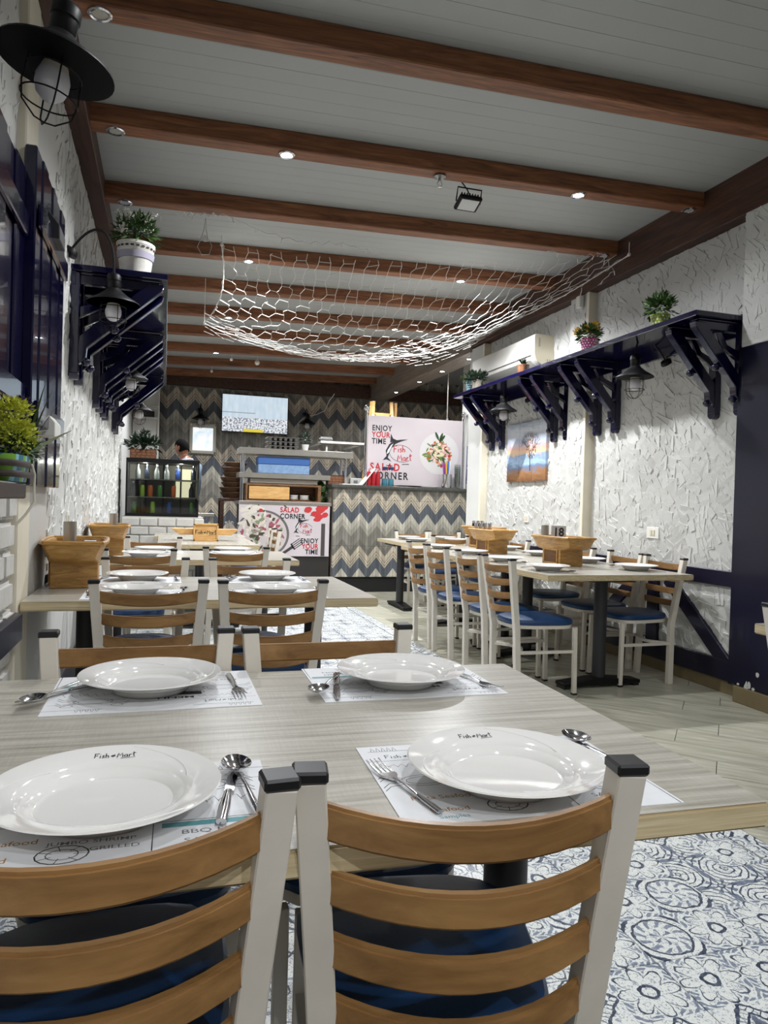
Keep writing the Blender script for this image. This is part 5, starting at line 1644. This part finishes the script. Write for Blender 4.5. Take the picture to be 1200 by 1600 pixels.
# wooden cubby behind the banner, with plates
cb = thing('wooden_cubby', 'wooden cubby with pale drawer front on the salad station', 'cubby', (1.45, YS + .33, 1.14))
part('carcass', MB().box(-.48, .48, -.15, .15, .20, .225).box(-.48, .48, -.15, .15, 0, .02).box(-.48, -.455, -.15, .15, .02, .20).box(.44, .48, -.15, .15, .02, .20).box(-.455, .44, .135, .15, .02, .20), wood('brown_cubby', [(.3, '#5a3c25'), (.7, '#8b6440')], (2, 8, 8), .5), cb, .002)
part('drawer_front', MB().box(-.44, .07, -.155, -.13, .03, .19), LIGHTPINE, cb, .003)
for k in range(2):
    p = thing('bowl_stack', f'stack of white bowls in the wooden cubby, {["left", "right"][k]} one', 'bowls', (1.39 + .20 + .14 * k, YS + .28, 1.16), 0, 'bowl stacks in the cubby')
    m = MB()
    for q in range(3):
        m.lathe([(.028, .022 * q), (.06, .022 * q + .02), (.062, .022 * q + .028), (.056, .022 * q + .028), (.0001, .022 * q + .008)], 18)
    part('bowl', m, PORC, p)
for k, (x, z, r) in enumerate(((1.98, 1.14, .065), (2.0, 1.27, .065))):
    p = thing('cabbage', f'green cabbage at the right end of the salad station, {["lower", "upper"][k]} one', 'vegetable', (x - .01, YS + .40 + .0 * k, z + (.0 if k == 0 else .0)), 0, 'cabbages')
    m = MB().ball((0, 0, r), r, 14, 9); part('head', m, flat('cabbage_green', '#6f8a5a', .5, var=.25, vscale=18) if k == 0 else bpy.data.materials['cabbage_green'], p)
    m = MB(); leaf_cloud(m, (0, 0, r), (r * .9, r * .9, r * .85), 40, .07, .04, 90 + k); part('outer_leaf', m, GREEN, p)
# steel over-shelf
os_ = thing('steel_overshelf', 'two tier stainless shelf unit on thin posts above the salad station', 'shelf', (0, 9.15, 0))
part('upper_shelf', MB().box(.885, 2.36, -.02, .34, 1.735, 1.815), BRUSH, os_, .004)
part('lower_shelf', MB().box(.885, 2.06, -.02, .34, 1.435, 1.50), BRUSH, os_, .004)
part('drip_tray', MB().box(1.03, 1.90, .02, .30, 1.375, 1.435), flat('grey_tray', '#9b978c', .4), os_, .004)
for x, a, b in ((.945, 1.10, 1.735), (2.27, 1.385, 1.735), (.945, 1.10, 1.735), (2.27, 1.385, 1.735)):
    pass
for x, yy, a in ((.945, .03, 1.14), (.945, .28, 1.14), (2.27, .03, 1.385), (2.27, .28, 1.385)):
    part('shelf_post', MB().tube([(x, yy, a), (x, yy, 1.74)], .017, 12), STEEL, os_)
cx_ = thing('cool_box', 'two tone blue cool box on the lower steel shelf', 'cool box', (1.46, 9.30, 1.50))
part('tub', MB().box(-.33, .33, -.12, .12, 0, .115), flat('pale_blue_plastic', '#7f9cc0', .45, var=.15, vscale=30), cx_, .006)
part('lid', MB().box(-.335, .335, -.125, .125, .115, .215), flat('blue_plastic', '#3f66a4', .4), cx_, .008)
eg = thing('egg_tray', 'stacked grey cardboard egg trays on top of the steel shelf', 'egg trays', (1.44, 9.30, 1.815))
GREYC = flat('egg_cardboard', '#6c6a66', .9, var=.15)
for k in range(3):
    m = MB().box(-.20, .20, -.13, .13, .035 + .055 * k, .043 + .055 * k)
    for ix in range(6):
        for iy in range(4):
            m.lathe([(.016, .0 + .055 * k), (.028, .036 + .055 * k)], 8, Matrix.Translation((-.165 + .066 * ix, -.098 + .066 * iy, 0)))
    part('tray', m, GREYC, eg)
tk = thing('potted_cactus', 'small dark ornament plant in a pale pot beside the egg trays', 'plant', (1.74, 9.26, 1.815))
part('pot', MB().lathe([(.035, 0), (.05, .08), (.045, .08), (.0001, .07)], 14), PORC, tk)
m = MB(); leaf_cloud(m, (0, 0, .15), (.06, .06, .08), 90, .05, .014, 71); part('foliage', m, DKGREEN, tk)
ws = thing('wall_shelf', 'slim white shelf on the zigzag wall left of the upper banner', 'shelf', (2.62, 10.9, 2.06))
part('board', MB().box(-.35, .40, -.09, .12, 0, .035), WHITE, ws, .003)
part('lamp_tube', MB().tube([(-.24, -.02, -.03), (-.24, -.02, -.15)], .014, 8), WHITE, ws)
part('wall_arm', MB().box(-.3, -.27, .1, 1.19, .0, .03).box(.32, .35, .1, 1.19, .0, .03), WHITE, ws)
sp_ = thing('cling_film_roll', 'grey roll lying on the slim white wall shelf', 'roll', (2.36, 10.86, 2.095))
part('roll', MB().tube([(-.09, 0, .035), (.09, 0, .035)], .035, 16), flat('grey_roll', '#6d6d6a', .4), sp_)
part('core', MB().tube([(-.10, 0, .035), (.10, 0, .035)], .012, 10), WHITE, sp_)
bxp = thing('brick_pattern_planter', 'small brown planter with raised lettering pattern beside the tablet', 'planter', (2.17, 9.30, 1.385))
BRN = flat('terracotta_brown', '#6b4630', .6, var=.2, vscale=30)
def brick_planter(parent, L, D, H):
    part('trough', MB().box(-L / 2, L / 2, -D / 2, D / 2, 0, H), BRN, parent, .003)
    m = MB()
    for r_ in range(3):
        for k in range(5):
            x0 = -L / 2 + .008 + k * (L - .016) / 5 + (.012 if r_ % 2 else 0)
            m.box(x0, min(x0 + (L - .016) / 5 - .008, L / 2 - .004), -D / 2 - .004, -D / 2, .012 + r_ * (H - .02) / 3, .012 + (r_ + .78) * (H - .02) / 3)
    part('raised_bricks', m, flat('terracotta_light', '#8a5c3e', .6) if 'terracotta_light' not in bpy.data.materials else bpy.data.materials['terracotta_light'], parent)
brick_planter(bxp, .24, .14, .12)
part('soil', MB().box(-.11, .11, -.06, .06, .12, .128), bpy.data.materials['soil'], bxp)
# round woven baskets in a stack, left of the overshelf
bk = thing('basket_stack', 'leaning stack of brown woven bread baskets on a wooden post', 'baskets', (.86, 9.72, 1.17))
BASK = wood('woven_brown', [(.3, '#3f2c1e'), (.6, '#6b4c33'), (.8, '#8a6747')], (1, 1, 20), .6, 6, bump=.5)
for k in range(7):
    part('basket', MB().lathe([(.11, 0), (.15, .06), (.16, .075), (.15, .08), (.105, .012), (.0001, .012)], 22, Matrix.Translation((.006 * k - .02 * (k % 2), 0, .066 * k))), BASK, bk)
ps = thing('basket_stand', 'dark wooden stand carrying the woven baskets', 'stand', (.86, 9.72, 0))
part('top', MB().box(-.17, .17, -.17, .17, 1.13, 1.17), BEAMD, ps, .004)
for sx_ in (-1, 1):
    for sy_ in (-1, 1):
        part('leg', MB().box(sx_ * .14 - .025, sx_ * .14 + .025, sy_ * .14 - .025, sy_ * .14 + .025, 0, 1.13), BEAMD, ps, .003)
# ladder display behind the upper banner
ld = thing('decorative_ladder', 'pale wooden ladder with cards behind the upper banner', 'ladder', (3.10, 10.2, 0))
for s in (-1, 1):
    part('rail', MB().tube([(s * .26 - .06, -.25, 0), (s * .14 + .03, .25, 2.70)], .022, sq=True, up=(1, 0, 0)), LIGHTPINE, ld)
    part('back_rail', MB().tube([(s * .30, .45, 0), (s * .19 + .06, .28, 2.70)], .02, sq=True, up=(1, 0, 0)), LIGHTPINE, ld)
for k in range(8):
    t = (k + 1) / 8.6
    xx = .26 - .12 * t
    part('rung', MB().box(-xx - .06 + .09 * t, xx - .06 + .09 * t, -.25 + .5 * t - .03, -.25 + .5 * t + .03, 2.70 * t - .012, 2.70 * t + .012), LIGHTPINE, ld, .002)
part('back_board', MB().box(-.09, .13, .18, .20, 2.05, 2.52), LIGHTPINE, ld, .003)
for k in range(4):
    p = part('white_card', MB().box(-.03, .03, -.004, .004, -.05, .05, Matrix.Translation((-.16 + .30 * (k % 2), .10, 2.30 + .13 * (k // 2))) @ Matrix.Rotation(R(20), 4, 'Y')), WHITE, ld)

# ------------------------------------------------------------------ TELEVISION AND LIT MENU
k = N('tv_picture')
v = k.coords('Object', (1, 1, 1))
sp = k.n('ShaderNodeSeparateXYZ'); k.l(v, sp.inputs[0])
nz = k.noise(k.coords('Object', (1, 1, .9)), 34, 8, .75)
nz2 = k.noise(k.coords('Object', (9, 1, 2)), 2.0, 5, .6)
zz = k.math('DIVIDE', sp.outputs[2], .60)
sky = k.mix(nz2, srgb('#a9c6dc'), srgb('#eef6fb'))
crowd = k.ramp(nz, [(.36, srgb('#2b2f45')), (.47, srgb('#8f97a6')), (.52, srgb('#f4f7fa'))])
mk = k.math('LESS_THAN', k.math('ADD', zz, k.math('MULTIPLY', nz2, .06)), .42)
c = k.mix(mk, sky, crowd)
yb = k.math('MULTIPLY', k.math('LESS_THAN', zz, .085), k.math('LESS_THAN', k.math('ABSOLUTE', k.math('SUBTRACT', sp.outputs[0], -.03)), .16))
c = k.mix(yb, c, srgb('#e6d24a'))
ln_ = k.math('LESS_THAN', k.math('ABSOLUTE', k.math('SUBTRACT', zz, .52)), .012)
c = k.mix(k.math('MULTIPLY', ln_, k.math('LESS_THAN', sp.outputs[0], .0)), c, srgb('#9aa4ad'))
k.l(c, k.b.inputs['Emission Color']); k.b.inputs['Emission Strength'].default_value = .95
k.b.inputs['Base Color'].default_value = (.02, .02, .02, 1); k.set(Roughness=.2)
tv = thing('television', 'flat television showing a bright crowd scene on the zigzag wall', 'television', (1.405, YB - .10, 2.275))
part('housing', MB().box(-.545, .545, 0, .05, -.012, .612), BLACK, tv, .006)
part('screen', MB().box(-.535, .535, -.002, 0, 0, .60), k.m, tv)
part('wall_mount', MB().box(-.15, .15, .05, .10, .15, .45), IRON, tv)
part('cable', MB().tube([(.50, .03, -.01), (.56, .02, -.06), (.58, .03, -.16), (.54, .05, -.28)], .008, 6), BLACK, tv)
k = N('menu_glow')
v = k.coords('Object', (1, 1, 1))
nz = k.noise(v, 7, 3, .5)
sp = k.n('ShaderNodeSeparateXYZ'); k.l(v, sp.inputs[0])
c = k.ramp(nz, [(.3, srgb('#f4f4f2')), (.52, srgb('#e9eef2')), (.60, srgb('#bcdcec')), (.66, srgb('#f2f2ee')), (.74, srgb('#f0e6a0'))])
k.l(c, k.b.inputs['Emission Color']); k.b.inputs['Emission Strength'].default_value = .95
k.b.inputs['Base Color'].default_value = (.6, .6, .6, 1)
mp = thing('menu_lightbox', 'glowing white menu panel in a clear frame on the zigzag wall', 'light box', (.565, YB - .06, 1.905))
part('glow_sheet', MB().box(-.15, .17, -.012, -.004, .03, .40), k.m, mp, .003)
part('clear_frame', MB().box(-.20, .22, -.004, .012, -.02, .47), flat('frosted_acrylic', '#c9c6b8', .2), mp, .006)
m = MB()
for sx_, sz_ in ((-.18, 0), (.20, 0), (-.18, .45), (.20, .45)):
    m.tube([(sx_, -.006, sz_), (sx_, .06, sz_)], .014, 10)
part('standoff', m, STEEL, mp)

# ------------------------------------------------------------------ DRINKS FRIDGE ON A WHITE BRICK BASE
fb = thing('brick_plinth', 'white painted brick base carrying the drinks fridge', 'base', (-.02, 8.95, 0))
part('core', MB().box(-.43, .46, -.29, .30, 0, .93), MORTAR, fb)
for r_ in range(9):
    for q in range(5):
        x0 = -.44 + .20 * q - (.10 if r_ % 2 else 0); x1 = x0 + .19
        x0, x1 = max(-.44, x0), min(.47, x1)
        if x1 - x0 < .03: continue
        part('brick', MB().box(x0, x1, -.315 + rnd.uniform(-.003, .003), -.285, .015 + .101 * r_, .105 + .101 * r_), BRICKW, fb, .008)
ff = thing('drinks_fridge', 'black framed glass drinks fridge with lit shelves', 'fridge', (-.02, 8.95, .932))
W_, H_, D_ = .405, .665, .28
part('frame', MB().box(-W_, W_, -D_, D_, 0, .035).box(-W_, W_, -D_, D_, H_ - .05, H_).box(-W_, -W_ + .02, -D_, D_, .03, H_ - .04).box(W_ - .02, W_, -D_, D_, .03, H_ - .04), IRON, ff, .003)
part('back_panel', MB().box(-W_ + .02, W_ - .02, D_ - .02, D_, .035, H_ - .05), flat('fridge_back', '#8f8c80', .5), ff)
for lx in (-.2, .2):
    la = bpy.data.lights.new('fridge_lamp', 'POINT'); la.energy = 3.2; la.shadow_soft_size = .02; la.color = (1, .98, .92)
    lo = bpy.data.objects.new('fridge_lamp', la); C.objects.link(lo); lo.location = (-.02 + lx, 8.95 - .2, .932 + H_ - .075)
part('lit_panel', MB().box(.15, .34, D_ - .03, D_ - .0205, .22, H_ - .09), glow('fridge_glow', '#f3ecc8', 1.0), ff)
for z in (.215, .42):
    part('wire_shelf', MB().box(-W_ + .02, W_ - .02, -D_ + .03, D_ - .03, z, z + .012), flat('dark_rack', '#55554f', .4) if z < .3 else bpy.data.materials['dark_rack'], ff)
for x in (-.20, .005, .21):
    part('back_mullion', MB().box(x - .01, x + .01, D_ - .045, D_ - .031, .035, H_ - .05), IRON, ff)
part('glass_door', MB().box(-W_ + .02, W_ - .02, -D_ - .004, -D_ + .002, .035, H_ - .05), glass('fridge_glass', '#f2f4f2', .06), ff)
part('door_handle', MB().box(W_ - .018, W_ - .006, -D_ - .02, -D_ - .003, .2, .45), STEEL, ff)
fridge_z = .932
def bottle(x, z, col, lab, kind, mat):
    p = thing('drink_bottle' if kind == 'b' else 'drink_can', lab, 'bottle' if kind == 'b' else 'can', (x, 8.95 - .13, fridge_z + z), 0, 'drinks in the fridge')
    if kind == 'b':
        part('body', MB().lathe([(.028, 0), (.03, .006), (.03, .09), (.012, .135), (.012, .16)], 16), mat, p)
        part('bottle_top', MB().lathe([(.0135, .157), (.0135, .172), (.0001, .173)], 12), STEEL, p)
    else:
        part('body', MB().lathe([(.024, 0), (.0285, .008), (.0285, .125), (.024, .135)], 18), mat, p)
        part('can_lid', MB().lathe([(.0245, .134), (.0235, .137), (.0001, .133)], 14), STEEL, p)
CLRB = flat('pale_bottle', '#8c9393', .12); BLUB = flat('blue_bottle', '#27407e', .15); DKB = flat('dark_bottle', '#2a3040', .12)
ordw = ['first', 'second', 'third', 'fourth', 'fifth', 'sixth', 'seventh']
for k, (x, mt, nm) in enumerate(((-.30, CLRB, 'pale'), (-.20, DKB, 'dark'), (-.09, CLRB, 'pale'), (.02, CLRB, 'pale'), (.145, BLUB, 'blue'), (.325, DKB, 'dark'))):
    bottle(x, .432, None, f'{nm} glass bottle, {ordw[k]} from left on the top fridge shelf', 'b', mt)
CANS = {c: flat('can_' + c, h, .25, .3) for c, h in (('green', '#4c8a3a'), ('orange', '#c8662c'), ('lime', '#9cc04a'), ('black', '#26262a'), ('blue', '#2f4f9a'))}
for k, (x, c) in enumerate(((-.35, 'dark'), (-.25, 'lime'), (-.16, 'orange'), (-.055, 'green'), (.10, 'orange'), (.305, 'dark'))):
    if c == 'dark':
        bottle(x, .227, None, f'dark glass bottle, {ordw[k]} from left on the middle fridge shelf', 'b', DKB)
    else:
        bottle(x, .227, None, f'{c} drink can, {ordw[k]} from left on the middle fridge shelf', 'c', CANS[c])
for k, (x, c) in enumerate(((-.335, 'green'), (-.24, 'black'), (-.13, 'lime'), (.055, 'blue'), (.315, 'green'))):
    bottle(x, .036, None, f'{c} drink can, {ordw[k]} from left on the bottom fridge shelf', 'c', CANS[c])
bp = thing('brick_pattern_planter', 'brown planter full of leafy greenery on top of the fridge', 'planter', (-.25, 8.92, fridge_z + .666))
brick_planter(bp, .29, .15, .115)
m = MB(); leaf_cloud(m, (0, 0, .17), (.20, .10, .09), 260, .075, .017, 77, .5); blades(m, (.0, 0, .1), 26, .22, .009, 78, .9)
leaf_cloud(m, (.02, 0, .27), (.05, .05, .07), 60, .06, .014, 79); part('foliage', m, DKGREEN, bp)

# white cupboard against the back wall at far left
cp = thing('white_wall_cupboard', 'white open cupboard with red and black things, far left corner', 'cupboard', (-.33, 11.80, 0))
part('carcass', MB().box(-.17, .20, 0, .02, .9, 2.9).box(.20, .225, -.06, .16, .9, 2.9).box(-.17, .20, -.05, .16, 2.36, 2.40).box(-.17, .20, -.05, .16, 2.56, 2.58).box(-.17, .2, -.05, .16, .9, .93), WHITE, cp, .002)
part('base', MB().box(-.17, .225, -.06, .16, 0, .9), WHITE, cp)
part('paper_note', MB().box(-.14, -.05, -.004, 0, 1.95, 2.15), PAPER, cp)
p = thing('red_box', 'red box on the white corner cupboard shelf', 'box', (-.42, 11.77, 2.40)); part('body', MB().box(-.05, .05, -.03, .025, 0, .13), flat('box_red', '#8f2330', .4), p, .003); part('lid', MB().box(-.052, .052, -.032, .027, .11, .14), flat('box_red_dark', '#6f1a26', .4), p)
p = thing('black_device', 'black device on the white corner cupboard shelf', 'device', (-.27, 11.77, 2.40)); part('body', MB().box(-.07, .09, -.03, .025, 0, .09), BLACK, p, .004); part('front_panel', MB().box(-.05, .06, -.033, -.03, .02, .06), PEDEST, p)

# ------------------------------------------------------------------ PERSON behind the fridge, looking down to the left
per = thing('person', 'dark haired man in grey blue shirt looking down, standing behind the fridge', 'person', (.275, 9.58, 0), R(228))
per.scale = (1.0, 1.0, 1.055)
SKIN = flat('skin', '#8a5a42', .5, var=.06, vscale=8); SHIRT = flat('shirt_grey_blue', '#6f7d8c', .7, var=.08, vscale=20); HAIR = flat('hair_black', '#0c0a09', .9, bump=.3, bscale=120, spec=.1)
TROU = flat('dark_trousers', '#22242c', .8)
def skin_mesh(name, verts, edges, rad, root=0, sub=2):
    me = bpy.data.meshes.new(name); me.from_pydata(verts, edges, [])
    o = bpy.data.objects.new(name, me); C.objects.link(o)
    sm = o.modifiers.new('s', 'SKIN'); sm.use_smooth_shade = True
    for i, r in enumerate(rad):
        me.skin_vertices[0].data[i].radius = r if isinstance(r, tuple) else (r, r)
    me.skin_vertices[0].data[root].use_root = True
    o.modifiers.new('u', 'SUBSURF').levels = sub
    dg = bpy.context.evaluated_depsgraph_get()
    out = bpy.data.meshes.new_from_object(o.evaluated_get(dg))
    bpy.data.objects.remove(o); bpy.data.meshes.remove(me)
    for p_ in out.polygons: p_.use_smooth = True
    out.name = name
    return out
# facing -y in local frame, head bent forward
V = [(0, 0, .93), (0, .01, 1.10), (0, .02, 1.34), (0, .0, 1.49), (0, -.03, 1.56), (0, -.06, 1.61),
     (.17, .01, 1.48), (.23, -.03, 1.14), (.20, -.24, 1.02), (.17, -.33, 1.02), (-.17, .01, 1.48), (-.23, -.03, 1.14), (-.20, -.24, 1.02), (-.17, -.33, 1.02),
     (.10, 0, .86), (.11, -.01, .48), (.11, .03, .09), (.12, -.10, .045), (-.10, 0, .86), (-.11, -.01, .48), (-.11, .03, .09), (-.12, -.10, .045)]
Ed = [(0, 1), (1, 2), (2, 3), (3, 4), (4, 5), (3, 6), (6, 7), (7, 8), (8, 9), (3, 10), (10, 11), (11, 12), (12, 13), (0, 14), (14, 15), (15, 16), (16, 17), (0, 18), (18, 19), (19, 20), (20, 21)]
Rd = [(.15, .11), (.15, .11), (.17, .12), (.13, .09), .062, .06, .075, .05, .036, .032, .075, .05, .036, .032, .088, .058, .042, .04, .088, .058, .042, .04]
body = skin_mesh('body', V, Ed, Rd)
for mt in (SHIRT, SKIN, TROU, BLACK):
    body.materials.append(mt)
for p_ in body.polygons:
    c = p_.center
    if c.z < .075: mi_ = 3
    elif c.z < .94 and abs(c.y) < .16 or c.z < .9: mi_ = 2
    elif c.z > 1.565 and abs(c.x) < .075: mi_ = 1
    elif c.z < 1.12 and c.y < -.16: mi_ = 1
    else: mi_ = 0
    p_.material_index = mi_
link('body', body, per)
head = MB()
HM = Matrix.Translation((0, -.10, 1.70)) @ Matrix.Rotation(R(24), 4, 'X')
nu, nv = 26, 20
vs = []
for i in range(nv + 1):
    th = PI * i / nv
    for j in range(nu):
        a = 2 * PI * j / nu
        x, y_, z = math.sin(th) * math.cos(a), math.sin(th) * math.sin(a), math.cos(th)
        wx = .074 * (1 - .20 * max(0, -z)); wy = .092 - .012 * max(0, -z)
        px, py_, pz = x * wx, y_ * wy, z * .118
        if y_ < 0:
            fr_ = max(0, -y_) * max(0, 1 - (x / .28) ** 2)
            py_ -= .018 * fr_ * math.exp(-((z + .16) / .12) ** 2)          # nose
            py_ += .006 * fr_ * math.exp(-((z - .10) / .06) ** 2)          # bridge
            py_ -= .004 * math.exp(-((z + .52) / .08) ** 2) * max(0, 1 - (x / .4) ** 2)
            py_ -= .006 * math.exp(-((z + .85) / .15) ** 2)                # chin
            e_ = math.exp(-((abs(x) - .36) / .13) ** 2 - ((z - .06) / .10) ** 2)
            py_ += .010 * e_
        vs.append((px, py_, pz))
fs = [(i * nu + j, i * nu + (j + 1) % nu, (i + 1) * nu + (j + 1) % nu, (i + 1) * nu + j) for i in range(nv) for j in range(nu)]
head.add(vs, fs, HM)
for s in (-1, 1):
    head.ball(HM @ Vector((s * .075, .012, -.005)), .026, 10, 6, (.4, .75, 1.15))
head.tube([(0, -.045, 1.55), (0, -.07, 1.62)], [.058, .055], 14)
hd = link('head', head.mesh('head', SKIN, ang=70), per)
hr = MB(); vs = []
for i in range(nv + 1):
    th = PI * i / nv
    for j in range(nu):
        a = 2 * PI * j / nu
        x, y_, z = math.sin(th) * math.cos(a), math.sin(th) * math.sin(a), math.cos(th)
        vs.append((x * .081, y_ * .099 + .003, z * .125))
fs = []
for i in range(nv):
    for j in range(nu):
        c = [sum(vs[q][t] for q in (i * nu + j, i * nu + (j + 1) % nu, (i + 1) * nu + (j + 1) % nu, (i + 1) * nu + j)) / 4 for t in range(3)]
        if c[2] > .062 - .0 or (c[1] > .012 and c[2] > -.06):
            fs.append((i * nu + j, i * nu + (j + 1) % nu, (i + 1) * nu + (j + 1) % nu, (i + 1) * nu + j))
hr.add(vs, fs, HM)
link('hair', hr.mesh('hair', HAIR), per)
ey = MB(); br_ = MB(); mo = MB()
for s in (-1, 1):
    ey.ball(HM @ Vector((s * .028, -.078, .008)), .0115, 10, 6)
    br_.tube([HM @ Vector((s * .012, -.091, .026)), HM @ Vector((s * .03, -.088, .031)), HM @ Vector((s * .048, -.076, .026))], .0035, 6)
mo.tube([HM @ Vector((-.022, -.083, -.062)), HM @ Vector((0, -.090, -.060)), HM @ Vector((.022, -.083, -.062))], [.002, .0045, .002], 6)
link('eyes', ey.mesh('eyes', flat('eye_white', '#d8d4cc', .2)), per)
link('eyebrows', br_.mesh('eyebrows', HAIR), per)
link('mouth', mo.mesh('mouth', flat('lips', '#7a4238', .5)), per)
link('collar', MB().tube([(.075 * math.cos(a_ * PI / 8), -.015 + .07 * math.sin(a_ * PI / 8), 1.55 + .018 * math.sin(a_ * PI / 8)) for a_ in range(17)], .014, 8, False).mesh('collar', flat('collar_white', '#cfcdd0', .7)), per)
hand = MB()
for s in (-1, 1):
    hand.ball((s * .165, -.37, 1.015), .04, 10, 6, (.8, 1.1, .45))
    for k in range(4):
        x = s * .165 + (-.024 + .016 * k)
        hand.tube([(x, -.39, 1.017), (x, -.43 - .006 * (1 - abs(k - 1.5)), 1.010), (x, -.455 - .008 * (2 - abs(k - 1.5)), .995)], [.0085, .008, .0065], 7)
    hand.tube([(s * .140, -.36, 1.015), (s * .115, -.385, 1.008), (s * .108, -.41, 1.0)], [.0105, .0095, .0075], 7)
link('hands', hand.mesh('hands', SKIN), per)
wt_ = thing('work_table', 'steel work table behind the fridge, under the man\'s hands', 'table', (.16, 9.28, 0))
part('top', MB().box(-.45, .45, -.02, .12, .93, .97), BRUSH, wt_, .003)
for sx_ in (-1, 1):
    part('leg', MB().box(sx_ * .42 - .02, sx_ * .42 + .02, .03, .07, 0, .93), BRUSH, wt_)
